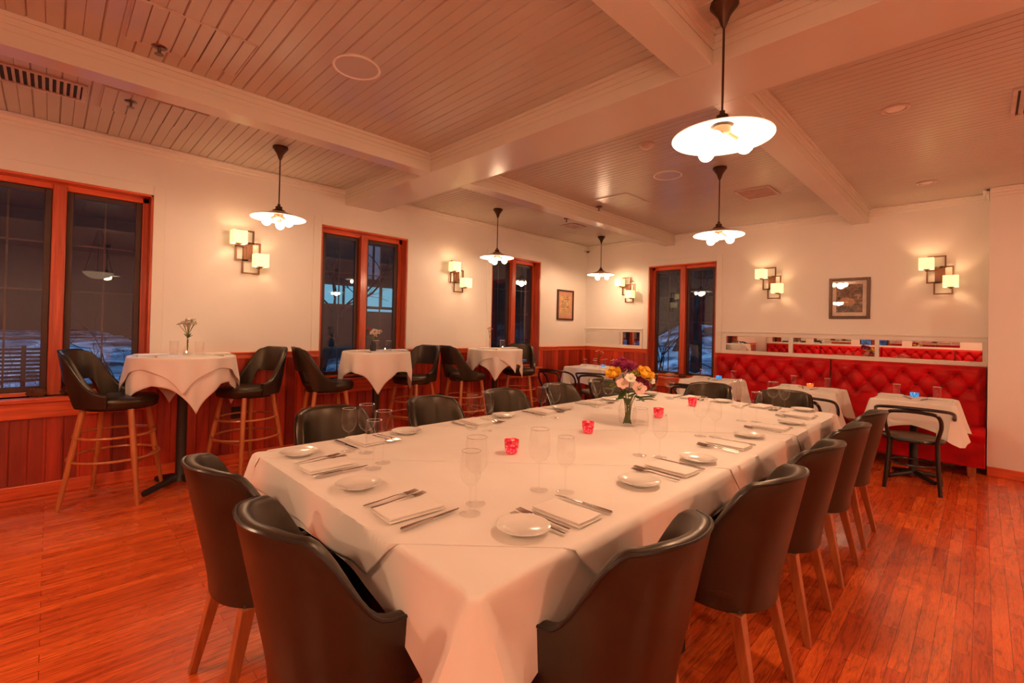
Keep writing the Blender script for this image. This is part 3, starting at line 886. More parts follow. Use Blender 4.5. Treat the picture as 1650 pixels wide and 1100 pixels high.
# ------------------------------------------------------------------ long table and its cloths
t = empty('long_table', ((TX0 + TX1) / 2, (TY0 + TY1) / 2, 0)); tag(t, 'long banquet table in the middle of the room, hidden under white cloths', 'table')
MB().span((-.775, -1.785, .725), (.775, 1.785, .752)).build('tabletop', M['leg'], t, bevel=.004)
for sx in (-.68, .68):
    for sy in (-1.65, -.55, .55, 1.65):
        MB().bar((sx, sy, .725), (sx, sy, 0), .055, .05).build('leg', M['iron'], t, smooth=False)

def waves(s, seed):
    return .55 * sin(s * 9.1 + seed) + .35 * sin(s * 17.3 + seed * 2.1) + .25 * sin(s * 29.7 + seed * .7)

def cloth_rect(name, x0, x1, y0, y1, z, drop, cdrop, label, cat='tablecloth', seed=0., amp=.014, off=.004, cw=.12, group=None, org=None, cone=1.0):
    """rectangular cloth hung over a table: top, rounded edge, rippled sides, cone folds at the corners"""
    cs = [((x0, y0), (-1, -1)), ((x1, y0), (1, -1)), ((x1, y1), (1, 1)), ((x0, y1), (-1, 1))]
    sides = [((0, -1), (1, 0)), ((1, 0), (0, 1)), ((0, 1), (-1, 0)), ((-1, 0), (0, -1))]
    cols = []                       # each: function h -> (x,y), and hem depth
    for k in range(4):
        (ax, ay), _ = cs[k]; (bx, by), d2 = cs[(k + 1) % 4]
        nrm, tan = sides[k]
        Ls = sqrt((bx - ax) ** 2 + (by - ay) ** 2)
        nseg = max(10, int((Ls - 2 * cw) / .03))
        for i in range(nseg + 1):
            s = cw + (Ls - 2 * cw) * i / nseg
            dc = min(s, Ls - s)
            hem = drop + (cdrop - drop) * .42 * exp(-(dc - cw) / .16) + .012 * sin(s * 5 + seed + k)
            px, py = ax + tan[0] * s, ay + tan[1] * s
            w = waves(s + k * 3.1, seed)
            edge = exp(-(dc - cw) / .10)
            def f(h, px=px, py=py, w=w, edge=edge, nrm=nrm):
                o_ = off + amp * min(1, h / .16) * (1 + w) * (1 - .7 * edge) + .02 * h - .06 * h * edge * cone
                return (px + nrm[0] * o_, py + nrm[1] * o_)
            cols.append((f, hem))
        dg = (d2[0] / sqrt(2), d2[1] / sqrt(2)); tg = (-dg[1], dg[0])
        n2 = sides[(k + 1) % 4][0]; t2 = sides[(k + 1) % 4][1]
        for q, v in ((-1.35, 0), (-1., 1), (-.6, 1), (-.2, 1), (.2, 1), (.6, 1), (1., 1), (1.35, 0)):
            def f(h, q=q, v=v, bx=bx, by=by, dg=dg, tg=tg, d2=d2):
                r = .018
                w = (.016 + .36 * h * cone)
                if v:
                    o_ = off * 1.2 - r * .4 + (.02 + .22 * h * cone) * (1 - .12 * q * q) + .014 * min(1, h / .2) * cos(q * 4.2)
                    return (bx + dg[0] * o_ + tg[0] * w * q, by + dg[1] * o_ + tg[1] * w * q)
                o_ = -.012 - .05 * min(1, h / .12) * cone
                return (bx + dg[0] * o_ + tg[0] * (w * .95 + .012) * (q / 1.35), by + dg[1] * o_ + tg[1] * (w * .95 + .012) * (q / 1.35))
            hem = (cdrop * (1 - .16 * abs(q))) if v else drop + (cdrop - drop) * .55
            cols.append((f, hem))
    R = .014; NH = 16
    rows = []
    for j in range(-3, NH + 1):
        row = []
        for f, hem in cols:
            if j <= 0:
                a = (j + 3) / 3 * pi / 2      # rounded shoulder
                x, y = f(0.0); cxm, cym = (x0 + x1) / 2, (y0 + y1) / 2
                ix = x + (R * (1 - sin(a))) * (1 if x < cxm else -1); iy = y + (R * (1 - sin(a))) * (1 if y < cym else -1)
                row.append((ix, iy, z - R * (1 - cos(a))))
            else:
                h = hem * j / NH
                x, y = f(h); row.append((x, y, z - R - max(0, h - R * .5)))
        rows.append(row)
    m = MB(); m.grid(rows, cu=True)
    m.f.append(tuple(range(len(cols))))
    ox, oy = org or ((x0 + x1) / 2, (y0 + y1) / 2)
    m.v = [(a - ox, b - oy, c) for a, b, c in m.v]
    o = m.build(name, M['linen'], angle=75); o.location = (ox, oy, 0)
    tag(o, label, cat, group)
    return o
cloth_rect('tablecloth', TX0, TX1, TY0, TY1, TZ - .004, .145, .50, 'white cloth under the others on the long table, hanging in a long corner fold', seed=.4, amp=.006, off=.003, cw=.20)

def overlay(c1, c2, z, off, label, seed):
    """square cloth laid cornerwise over the table, its edges running diagonally and folding over the sides"""
    dr, de = .165, .135
    us = []
    u = TX0 - dr
    while u < TX1 + dr + 1e-6: us.append(u); u += .022
    rows = []
    NV = 150
    for U in us:
        ys = max(U + c1, TY0 - de) if U >= TX0 + .05 else max(U + c1, TY0 + .05)
        ye = min(U + c2, TY1 + de) if TX0 < U < TX1 else min(U + c2, TY1 - .02)
        if ye < ys + .02: ye = ys + .02
        row = []
        for j in range(NV + 1):
            V = ys + (ye - ys) * j / NV
            x, y, h = U, V, 0.
            w = waves(V * .8, seed); w2 = waves(U, seed + 1)
            if U > TX1: h = U - TX1; x = TX1 + off + .012 * min(1, h / .14) * (1 + w)
            elif U < TX0: h = TX0 - U; x = TX0 - off - .012 * min(1, h / .14) * (1 + w)
            if V < TY0 and TX0 < U < TX1: h2 = TY0 - V; y = TY0 - off - .010 * min(1, h2 / .12) * (1 + w2); h = max(h, h2)
            elif V > TY1 and TX0 < U < TX1: h2 = V - TY1; y = TY1 + off; h = max(h, h2)
            zz = z - h if h > 0 else z
            if 0 < h < .02: zz = z - h * h / .02 * .6 - .0
            # soften the shoulder
            e = min(TX1 - U, U - TX0, V - TY0, TY1 - V)
            if 0 <= e < .02: zz -= .0035 * (1 - e / .02) ** 2
            row.append((x - 3.5, y - 2.5, zz))
        rows.append(row)
    m = MB(); m.grid(rows)
    o = m.build('tablecloth', M['linen'], angle=75); o.location = (3.5, 2.5, 0)
    md = o.modifiers.new('hem', 'SOLIDIFY'); md.thickness = .0014; md.offset = 1
    tag(o, label, 'tablecloth', 'white cloths on the long table')
overlay(-3.262, -1.75, TZ - .002, .011, 'white square cloth laid cornerwise over the near part of the long table', .4)
overlay(-2.13, -.85, TZ - .0005, .015, 'white square cloth laid cornerwise over the middle of the long table', .4)
overlay(-1.10, 1.9, TZ + .001, .019, 'white square cloth laid cornerwise over the far part of the long table', .4)

# ------------------------------------------------------------------ place settings
ZT_ = TZ + .0035
def make_plate(r=.081):
    o = empty('side_plate'); tag(o, cat='plate')
    MB().lathe([(.001, .006), (r * .62, .006), (r * .70, .009), (r, .015), (r + .0015, .0165), (r, .0175), (r * .70, .0115), (r * .62, .0085), (.001, .0085)][::-1], 40).build('plate_body', M['china'], o)
    MB().lathe([(r * .55, .0), (r * .58, .0), (r * .60, .006), (r * .50, .006)], 32).build('foot_ring', M['china'], o)
    return o
def make_fork():
    o = empty('fork'); tag(o, cat='fork')
    prof = [(-.105, .0052, .003), (-.09, .0062, .0035), (-.05, .0045, .0045), (-.01, .0030, .007), (.02, .0032, .009), (.035, .008, .0075), (.045, .0115, .0055), (.058, .0125, .0045)]
    m = MB(); rows = [[(-w, y, z), (0, y, z + .0015), (w, y, z), (0, y, z - .0015)] for y, w, z in prof]
    m.grid(rows, cu=True); m.f.append((0, 1, 2, 3)); b = len(m.v) - 4; m.f.append((b + 3, b + 2, b + 1, b))
    m.build('handle', M['steel'], o)
    for k in range(4):
        x = -.0108 + k * .0072
        MB().tube([(x, .056, .0045), (x, .075, .0045), (x * .95, .105, .008)], [.0024, .0022, .0013], 6).build('tine', M['steel'], o)
    return o
def make_knife():
    o = empty('table_knife'); tag(o, cat='knife')
    m = MB(); rows = [[(-w, y, .004 - t), (-w, y, .004 + t), (w, y, .004 + t), (w, y, .004 - t)] for y, w, t in ((-.115, .004, .002), (-.11, .0068, .003), (-.06, .0062, .0035), (-.01, .0045, .003), (.0, .0052, .003))]
    m.grid(rows, cu=True); m.f.append((0, 1, 2, 3)); m.build('handle', M['steel'], o, angle=50)
    m = MB(); rows = [[(-.0045, y, .0055), (w, y, .0045), (-.0045, y, .0025)] for y, w in ((0., .0048), (.02, .0075), (.07, .0078), (.10, .005), (.115, -.003))]
    m.grid(rows, cu=True); m.build('blade', M['steel'], o, smooth=False)
    return o
def make_napkin():
    o = empty('napkin'); tag(o, cat='napkin')
    for k, (w, l, z0, z1) in enumerate(((.060, .098, .0, .010), (.058, .096, .0095, .019))):
        m = MB(); rows = []
        for i in range(13):
            x = -w + 2 * w * i / 12; e = (1 - (abs(x) / w) ** 4)
            row = []
            for j in range(17):
                y = -l + 2 * l * j / 16; e2 = 1 - (abs(y) / l) ** 6
                row.append((x, y, z0 + (z1 - z0) * (.35 + .65 * (e * e2) ** .5) + .0012 * sin(x * 60 + y * 25 + k)))
            rows.append(row)
        m.grid(rows)
        under = [[(x, y, z0) for (x, y, _) in r] for r in rows]
        m.grid([r[::-1] for r in under])
        for a, b in ((rows[0], under[0]), (under[-1], rows[-1])): m.grid([a, b])
        m.grid([[r[0] for r in under], [r[0] for r in rows]]); m.grid([[r[-1] for r in rows], [r[-1] for r in under]])
        m.build('folded_layer', M['linen'], o, angle=60)
    return o
def make_wineglass(h, r):
    o = empty('wine_glass'); tag(o, cat='wine glass')
    zs = h * .45
    MB().lathe([(.034, 0), (.0345, .0012), (.03, .003), (.012, .0055), (.0045, .012)], 28, cap1=False).build('foot', M['glass'], o)
    MB().lathe([(.0042, .011), (.0034, .03), (.0034, zs - .012), (.006, zs - .002)], 12, cap0=False, cap1=False).build('stem', M['glass'], o)
    hb = h - zs
    pr = [(.003, 0), (.35, .035), (.66, .12), (.88, .25), (.985, .40), (1., .50), (.97, .66), (.90, .84), (.83, 1.)]
    pts = [(r * a if a > .01 else .002, zs - .002 + hb * b) for a, b in pr]
    b = MB().lathe(pts, 32, cap0=False, cap1=False).build('bowl', M['glass'], o)
    MB().tube([(r * .83 * cos(2 * pi * k / 32), r * .83 * sin(2 * pi * k / 32), h - .002) for k in range(32)], .0012, 6, closed=True).build('rim', M['rim'], b)
    return o
PL = Maker(make_plate()); FK = Maker(make_fork()); KN = Maker(make_knife()); NP = Maker(make_napkin())
G1 = Maker(make_wineglass(.229, .0415)); G2 = Maker(make_wineglass(.205, .0365))
G1.p['group'] = G2.p['group'] = 'wine glasses on the long table'

seats = []
PR = [(4.145, 1.019), (4.157, 1.666), (4.172, 2.173), (4.151, 2.911), (4.201, 3.565)]
PLf = [(2.833, 1.437), (2.83, 2.197), (2.876, 2.77), (2.855, 3.445), (2.86, 4.10)]
for i, y in enumerate(RY): seats.append((TX1, [1.21, 1.94, 2.59, 3.285, 3.92][i], pi / 2, PR[i], 'right side, %s place from near end' % num[i]))
for i, y in enumerate(LY): seats.append((TX0, [1.17, 1.92, 2.54, 3.17, 3.86][i], -pi / 2, PLf[i], 'left side, %s place from near end' % num[i]))
for i, x in enumerate((3.167, 3.796)): seats.append((x, TY0, 0, [(2.904, .826), (3.478, .828)][i], 'near end, %s place' % ('left', 'right')[i]))
for i, x in enumerate((3.24, 3.83)): seats.append((x, TY1, pi, [(3.52, 4.172), (4.105, 4.244)][i], 'far end, %s place' % ('left', 'right')[i]))
rnd = random.Random(5)
for ox, oy, th, pl, ph in seats:
    def W(u, v): return (ox + u * cos(th) - v * sin(th), oy + u * sin(th) + v * cos(th), ZT_)
    j = lambda a=.06: rnd.uniform(-a, a)
    PL.put((pl[0], pl[1], ZT_), th, 'white side plate on long table, ' + ph, 'side plates on the long table')
    NP.put(W(0, .145), th + j(.05), 'folded white napkin on long table, ' + ph, 'folded napkins on the long table')
    FK.put(W(-.128, .155), th + .05 + j(.03), 'outer fork left of the napkin, long table, ' + ph, 'forks on the long table')
    FK.put(W(-.093, .165), th + .03 + j(.03), 'inner fork beside the napkin, long table, ' + ph, 'forks on the long table')
    KN.put(W(.108, .16), th + j(.06), 'steel knife right of the napkin, long table, ' + ph, 'knives on the long table')
    G1.put(W(.10, .35 + j(.01)), 0, 'larger wine glass on long table, ' + ph, 'wine glasses on the long table')
    G2.put(W(.148 + j(.01), .275), 0, 'smaller wine glass on long table, ' + ph, 'wine glasses on the long table')

def make_votive(mat, r=.036, h=.064, name='votive_candle'):
    o = empty(name); tag(o, cat='candle holder')
    MB().lathe([(.001, .002), (r * .70, .0), (r * .78, .004), (r * .93, h * .4), (r, h), (r - .003, h), (r * .90, h * .4), (r * .72, .010), (.001, .010)], 28).build('glass_cup', mat, o)
    c = MB().lathe([(.019, .010), (.019, .024), (.001, .024)], 16).build('tealight', M['wax'], o)
    MB().ball((0, 0, .031), .004, (1, 1, 2), 8, 6).build('flame', M['flame'], c)
    return o
VR = Maker(make_votive(M['vred'])); VB = Maker(make_votive(M['vblue'], .037, .040)); VO = make_votive(M['vorange'], .036, .038)
for (x, y), lb in zip(((3.512, 1.595), (3.485, 2.25), (3.512, 3.04), (3.436, 3.75)), ('nearest the camera', 'second from the near end', 'right beyond the flower vase', 'farthest, seen through a wine glass')):
    VR.put((x, y, ZT_), 0, 'red glass votive candle on the long table, ' + lb, 'red votives on the long table')

# ------------------------------------------------------------------ flowers
def frame_of(d):
    d = Vector(d).normalized(); u = d.orthogonal().normalized(); return d, u, d.cross(u)
def petal(m, c, d, u, w, ln, wd, curl, cup=.3):
    """one petal from c: along axis a (outwards u, up d)"""
    rows = []
    for i in range(6):
        t = i / 5; wdt = wd * sin(pi * min(.97, .12 + .80 * t)) ** .7
        base = c + u * (ln * t * cos(curl * t)) + d * (ln * t * sin(curl) * (1 - .3 * t))
        rows.append([tuple(base + w * (wdt * s) + d * (cup * wdt * s * s)) for s in (-1, -.5, 0, .5, 1)])
    m.grid(rows)
def rose(c, d, r, mat, parent, name='rose'):
    d, u, w = frame_of(d); c = Vector(c); m = MB(); R = random.Random(int(c.x * 9999 + c.z * 777))
    for ring, (np_, ln, curl, wd) in enumerate(((3, .55, 1.45, .42), (4, .75, 1.3, .5), (5, .95, 1.1, .58), (6, 1.12, .8, .62))):
        for k in range(np_):
            a = 2 * pi * k / np_ + ring * .6 + R.uniform(-.1, .1)
            uu = u * cos(a) + w * sin(a); ww = d.cross(uu)
            petal(m, c + uu * r * .05 * ring, d, uu, ww, r * ln, r * wd, curl, .55)
    m.ball(tuple(c + d * r * .32), r * .38, (1, 1, 1), 10, 6)
    return m.build(name, mat, parent, angle=80)
def lily(c, d, r, mat, parent, name='lily_bloom', np_=6):
    d, u, w = frame_of(d); c = Vector(c); m = MB()
    for k in range(np_):
        a = 2 * pi * k / np_; uu = u * cos(a) + w * sin(a); ww = d.cross(uu)
        petal(m, c, d, uu, ww, r * (1. if k % 2 else .9), r * .34, .62, .25)
    b = m.build(name, mat, parent, angle=80)
    m = MB()
    for k in range(5):
        a = 2 * pi * k / 5 + .3; e = c + d * r * .5 + (u * cos(a) + w * sin(a)) * r * .22
        m.tube([tuple(c), tuple(e)], r * .025, 5)
    m.build('stamen', M['lime'], b)
    return b
def pompom(c, r, mat, parent, name='carnation', n_=46):
    c = Vector(c); m = MB(); R = random.Random(int(c.y * 5555 + c.z * 333))
    for k in range(n_):
        zz = 1 - 1.5 * k / n_; a = k * 2.39996; rr = sqrt(max(0, 1 - zz * zz))
        d = Vector((rr * cos(a), rr * sin(a), zz)); _, u, w = frame_of(d)
        p = c + d * r * .45
        tip = c + d * r * R.uniform(.85, 1.1)
        m.add([tuple(p), tuple(tip + u * r * .24), tuple(tip + d * r * .1), tuple(tip - u * r * .24), tuple(p + w * r * .1)], [(0, 1, 2, 3), (4, 3, 2, 1)])
    return m.build(name, mat, parent, smooth=False)
def leafy(c, d, up, ln, wd, parent, name='leaf'):
    m = MB(); d = Vector(d).normalized(); w = d.cross(Vector(up)).normalized(); n_ = w.cross(d)
    petal(m, Vector(c), n_, d, w, ln, wd, .25, .25)
    return m.build(name, M['leaf'], parent, angle=80)

def bouquet():
    o = empty('flower_vase', (3.52, 2.62, ZT_)); tag(o, 'clear glass vase of yellow roses and pale lilies on the long table', 'flower vase')
    pr = [(.001, .003), (.040, .0), (.044, .004), (.055, .036), (.060, .075), (.053, .115), (.041, .145), (.042, .158), (.056, .182)]
    MB().lathe(pr, 32, cap1=False).build('vase', M['glass'], o)
    MB().lathe([(.001, .006), (.040, .006), (.052, .036), (.056, .075), (.052, .10), (.001, .10)], 28).build('water', M['glass'], o)
    R = random.Random(11)
    C = Vector((.711, -.703, 0)); Rt = Vector((.703, .711, 0))   # toward the room's open side / to the right of that
    Z = Vector((0, 0, 1))
    def at(r, up, tow=0.): return Rt * r + C * tow + Z * up
    heads = [(rose, at(-.10, .315, .05), .052, 'yellow'), (rose, at(.080, .315, .05), .060, 'yellow'),
             (lily, at(-.055, .265, .09), .052, 'pink'), (lily, at(.036, .240, .10), .060, 'pink'), (lily, at(-.01, .30, .09), .046, 'white'), (lily, at(.125, .285, .03), .046, 'white'), (lily, at(-.04, .335, .02), .044, 'pink')]
    for fn, c, r, mt in heads:
        d = (c - Vector((0, 0, .10))).normalized() + C * .55
        fn(tuple(c), tuple(d), r, M[mt], o)
        MB().tube(smooth_path([tuple(Vector((c.x * .12, c.y * .12, .015))), tuple(Vector((c.x * .25, c.y * .25, .16))), tuple(c)], 5), .003, 6).build('stem', M['stem'], o)
    for c, r in ((at(-.062, .365, .0), .050), (at(-.005, .36, .02), .048), (at(.035, .35, -.03), .044), (at(.065, .27, .06), .044), (at(-.03, .385, -.04), .044)):
        pompom(tuple(c), r, M['magenta'], o)
    for c, r in ((at(.02, .33, .06), .026), (at(.042, .335, .04), .024), (at(.0, .325, .06), .018), (at(-.11, .25, .05), .018)):
        pompom(tuple(c), r, M['lime'], o, 'green_bud', 24)
    for r_, u_, t_, ln, dr_ in ((-.035, .19, .03, .09, -1), (.05, .18, .04, .11, 1), (.045, .16, .03, .10, 1), (-.06, .22, .02, .11, -1), (.0, .19, .06, .08, .2), (-.02, .18, .06, .08, -.6), (.08, .21, .02, .10, 1), (-.07, .27, .02, .12, -1.2), (.02, .21, -.04, .12, .6), (.06, .165, .05, .09, .9), (-.03, .22, .07, .08, -.3), (.02, .2, .08, .08, .3)):
        c = at(r_, u_, t_); d = Rt * dr_ + C * R.uniform(.2, .7) + Z * R.uniform(-.35, .25)
        leafy(tuple(c), tuple(d), (0, 0, 1), ln, ln * .28, o)
    for k in range(9):
        a = k * .7
        MB().tube([(.026 * cos(a), .026 * sin(a), .01), (-.02 * cos(a), -.02 * sin(a), .17)], .0036, 6).build('stem', M['stem'], o)
bouquet()

def bud_vase(loc, label, h, kind):
    o = empty('bud_vase', loc); tag(o, label, 'flower vase')
    C = Vector((.711, -.703, 0)); Rt = Vector((.703, .711, 0)); Z = Vector((0, 0, 1))
    if kind == 'bottle': pr = [(.001, .003), (.034, 0), (.036, .006), (.034, .03), (.020, .065), (.0115, .09), (.0105, h - .004), (.013, h)]
    elif kind == 'dark': pr = [(.001, .003), (.03, 0), (.034, .01), (.036, .05), (.026, .08), (.018, h - .01), (.021, h)]
    else: pr = [(.001, .003), (.020, 0), (.021, .006), (.013, .03), (.011, h * .6), (.014, h)]
    MB().lathe(pr, 24, cap1=False).build('vase', M['plastic'] if kind == 'dark' else M['glass'], o)
    def bl(fn, r, u, t, rad, mt):
        c = Rt * r + C * t + Z * u
        MB().tube(smooth_path([(0, 0, .01), (0, 0, h), tuple(c)], 4), .0022, 6).build('stem', M['stem'], o)
        if fn is pompom: pompom(tuple(c), rad, M[mt], o, 'blossom', 30)
        else: fn(tuple(c), tuple(c - Vector((0, 0, h * .6)) + C * .05), rad, M[mt], o)
    return o, bl, Rt, C, Z

# ------------------------------------------------------------------ high tables
def cloth_round(name, loc, r, z, half, rot, label, short=0., seed=0., lift=0.):
    n_ = 144; rows = []; NH = 14
    def col(k):
        a = 2 * pi * k / n_
        b = (a - rot) % (pi / 2) - pi / 4            # 0 at the middle of a corner
        ext = half / max(abs(cos(a - rot)), abs(sin(a - rot)))
        hem = max(.05, ext - r - short)
        return a, b, hem
    for j in range(-3, NH + 1):
        row = []
        for k in range(n_):
            a, b, hem = col(k)
            if j <= 0:
                t = (j + 3) / 3 * pi / 2
                rr = r + lift - .014 * (1 - sin(t)); zz = z - .014 * (1 - cos(t))
            else:
                h = hem * j / NH
                fold = .55 * cos(a * 12 + seed) + .45 * cos(a * 7 + seed * 2)
                q = min(1, h / .20)
                rr = r + lift + .026 * q * fold + .02 * q - .05 * h - .07 * h * (1 - exp(-(b / .30) ** 2)) + .05 * h * exp(-(b / .18) ** 2)
                zz = z - .014 - h * .985
            row.append((rr * cos(a), rr * sin(a), zz))
        rows.append(row)
    m = MB(); m.grid(rows, cu=True); m.f.append(tuple(range(n_)))
    o = m.build(name, M['linen'], angle=75); o.location = loc
    md = o.modifiers.new('hem', 'SOLIDIFY'); md.thickness = .0012; md.offset = 1
    return tag(o, label, 'tablecloth', 'white cloths on the high tables')
def high_table(i, x, y):
    o = empty('high_table', (x, y, 0)); tag(o, 'round high bar table on black iron pedestal, %s from the left' % num[i], 'bar table', 'high tables along the left wall')
    MB().lathe([(.335, 1.045), (.35, 1.05), (.35, 1.068), (.345, 1.072)], 40).build('table_top', M['leg'], o)
    MB().lathe([(.05, .05), (.038, .09), (.036, .98), (.05, 1.0), (.12, 1.03), (.12, 1.045)], 20).build('pedestal', M['iron'], o)
    for k in range(4):
        a = k * pi / 2 + .45
        MB().tube(smooth_path([(.03 * cos(a), .03 * sin(a), .07), (.15 * cos(a), .15 * sin(a), .05), (.29 * cos(a), .29 * sin(a), .018)], 5), [.03] * 5 + [.026] * 5 + [.022], 8, sx=.7).build('foot', M['iron'], o)
HZ = 1.082
for i, (x, y) in enumerate(BT): high_table(i, x, y)
cloth_round('tablecloth', (BT[0][0], BT[0][1], 0), .357, HZ - .004, .56, -.70, 'lower white cloth with hanging points on the first high table', .0, 1.3)
cloth_round('tablecloth', (BT[0][0], BT[0][1], 0), .362, HZ, .475, -.95, 'upper shorter white cloth with arched hem on the first high table', .03, 2.2, .012)
cloth_round('tablecloth', (BT[1][0], BT[1][1], 0), .360, HZ, .555, .34, 'white cloth with hanging points on the middle high table', 0, .6)
cloth_round('tablecloth', (BT[2][0], BT[2][1], 0), .357, HZ - .004, .53, .05, 'lower white cloth with hanging points on the third high table', 0, 2.)
cloth_round('tablecloth', (BT[2][0], BT[2][1], 0), .362, HZ, .48, .75, 'upper white cloth with arched hem on the third high table', .02, .9, .012)

def make_tumbler(h, r):
    o = empty('water_glass'); tag(o, cat='glass')
    MB().lathe([(.001, .012), (r * .80, .010), (r * .82, .0), (r * .84, .002), (r, h), (r - .0015, h), (r * .82, .012), (.001, .013)], 28).build('glass_wall', M['glass'], o)
    MB().tube([((r - .0008) * cos(2 * pi * k / 28), (r - .0008) * sin(2 * pi * k / 28), h) for k in range(28)], .0012, 6, closed=True).build('rim', M['china'], o)  # white ring puts the edge highlight of the glass into the colour
    return o
TG = Maker(make_tumbler(.115, .034))
def nap(x, y, z, rz, lab, grp): return NP.put((x, y, z), rz, lab, grp)
HZ_ = HZ + .0015
ordn = ['first', 'middle', 'third']
for i, (x, y) in enumerate(BT):
    nap(x + .05, y - .23, HZ_, .2, 'folded white napkin on the %s high table, left side' % ordn[i], 'napkins on the high tables')
    nap(x + .05, y + .23, HZ_, -.15, 'folded white napkin on the %s high table, right side' % ordn[i], 'napkins on the high tables')
    KN.put((x + .16, y - .21, HZ_), 1.5, 'steel knife beside the left napkin on the %s high table' % ordn[i], 'knives on the high tables')
    KN.put((x + .16, y + .21, HZ_), 1.7, 'steel knife beside the right napkin on the %s high table' % ordn[i], 'knives on the high tables')
TG.put((BT[0][0] - .02, BT[0][1] - .065, HZ_), 0, 'clear water glass left of the white flowers on the first high table', 'glasses on the high tables')
TG.put((BT[0][0] + .10, BT[0][1] + .09, HZ_), 0, 'clear water glass right of the white flowers on the first high table', 'glasses on the high tables')
TG.put((BT[1][0] + .02, BT[1][1] - .02, HZ_), 0, 'clear water glass in front of the dark vase, middle high table', 'glasses on the high tables')
TG.put((BT[1][0] + .09, BT[1][1] + .09, HZ_), 0, 'clear water glass at right on the middle high table', 'glasses on the high tables')
TG.put((BT[2][0] + .03, BT[2][1] + .10, HZ_), 0, 'clear water glass on the third high table, right of the red flower', 'glasses on the high tables')
VC = Maker(make_votive(M['glass'], .026, .032, 'tealight_holder'))
VC.put((BT[0][0] + .10, BT[0][1] + .0, HZ_), 0, 'small clear tealight glowing in front of the bottle vase, first high table', 'tealights on the high tables')
VC.put((BT[1][0] + .14, BT[1][1] + .02, HZ_), 0, 'small clear tealight on the middle high table', 'tealights on the high tables')
VC.put((BT[2][0] + .12, BT[2][1] + .02, HZ_), 0, 'small clear tealight on the third high table', 'tealights on the high tables')
o, bl, Rt, C, Z = bud_vase((BT[0][0] + .02, BT[0][1] + .02, HZ_), 'clear bottle vase with cream flowers on the first high table', .15, 'bottle')
for r, u, t, rad, mt in ((.0, .25, 0, .040, 'white'), (.035, .285, .01, .042, 'white'), (-.03, .255, .01, .038, 'white'), (-.075, .25, 0, .030, 'white'), (.06, .27, 0, .034, 'white'), (.01, .235, .02, .028, 'pink')): bl(lily, r, u, t, rad, mt)
for r, u, t, rad in ((.02, .272, .012, .024), (-.035, .262, .012, .022), (.05, .262, .0, .02), (.0, .29, 0, .022)): bl(pompom, r, u, t, rad, 'white')
for a in (-.5, .4, 1.): leafy((0, 0, .14), tuple(Rt * a + Z * .4), (0, 0, 1), .05, .012, o)
o, bl, Rt, C, Z = bud_vase((BT[1][0] - .03, BT[1][1] - .03, HZ_), 'small dark vase with red and cream flowers on the middle high table', .11, 'dark')
for fn, r, u, t, rad, mt in ((pompom, -.055, .235, 0, .024, 'redpet'), (pompom, .015, .205, .01, .036, 'white'), (pompom, .045, .20, .0, .03, 'white'), (pompom, .075, .215, .0, .02, 'pink'), (pompom, .03, .165, .02, .02, 'pink'), (pompom, -.01, .19, .02, .026, 'white')): bl(fn, r, u, t, rad, mt)
for a, zz in ((-1, .17), (-.8, .20), (-.5, .13), (.5, .12), (-.9, .14)): leafy(tuple(Rt * a * .04 + Z * zz), tuple(Rt * a + Z * .3 + C * .3), (0, 0, 1), .06, .018, o)
o, bl, Rt, C, Z = bud_vase((BT[2][0] - .02, BT[2][1] - .09, HZ_), 'slim clear bud vase with a red flower on the third high table', .12, 'bud')
for r, u, t, rad, mt in ((.0, .275, 0, .030, 'coral'), (-.02, .26, .01, .026, 'coral'), (.025, .262, 0, .026, 'redpet')): bl(lily, r, u, t, rad, mt)
for a in (.3, -.4, .7): leafy(tuple(Z * .21), tuple(Rt * a + Z * .5), (0, 0, 1), .05, .014, o)

# ------------------------------------------------------------------ small tables along the back wall
def small_table(x, y, w, d, z, label, cl, seed, drop=.20, cdrop=.36):
    o = empty('small_table', (x, y, 0)); tag(o, label, 'table', 'small dining tables by the back wall')
    MB().span((-w / 2 + .01, -d / 2 + .01, z - .035), (w / 2 - .01, d / 2 - .01, z - .012)).build('table_top', M['leg'], o, bevel=.003)
    MB().lathe([(.05, .03), (.034, .07), (.032, z - .08), (.08, z - .05), (.08, z - .035)], 16).build('pedestal', M['iron'], o)
    for k in range(4):
        a = k * pi / 2 + pi / 4
        MB().tube([(.03 * cos(a), .03 * sin(a), .05), (.24 * cos(a), .24 * sin(a), .018)], [.026, .018], 8).build('foot', M['iron'], o)
    cloth_rect('tablecloth', x - w / 2, x + w / 2, y - d / 2, y + d / 2, z, drop, cdrop, cl, seed=seed, amp=.012, cw=.11, group='white cloths on the small tables', cone=.8)
GZ = .765
GT = [(2.66, 6.07, .58, .56), (3.72, 6.05, .60, .58), (4.635, 6.03, .58, .56)]
gl = ['left one of the three along the red banquette', 'middle one of the three along the red banquette', 'right one of the three along the red banquette']
for i, (x, y, w, d) in enumerate(GT): small_table(x, y, w, d, GZ, 'small square dining table, ' + gl[i], 'white cloth on the small table, ' + gl[i], 1.1 + i)
small_table(.68, 6.36, .74, .74, GZ, 'square dining table in the back left corner by the wood wainscot', 'white cloth on the corner table in the back left', 4.2, .22, .38)
GZ_ = GZ + .0015
for (x, y), lab in zip(((2.506, 6.13), (2.861, 6.24), (3.537, 6.25), (3.875, 6.24), (4.485, 6.19), (4.79, 6.23)), ('left glass on the left banquette table', 'right glass on the left banquette table', 'left glass on the middle banquette table', 'right glass on the middle banquette table', 'left glass on the right banquette table', 'right glass on the right banquette table')):
    TG.put((x, y, GZ_), 0, 'short clear water glass, ' + lab, 'glasses on the banquette tables')
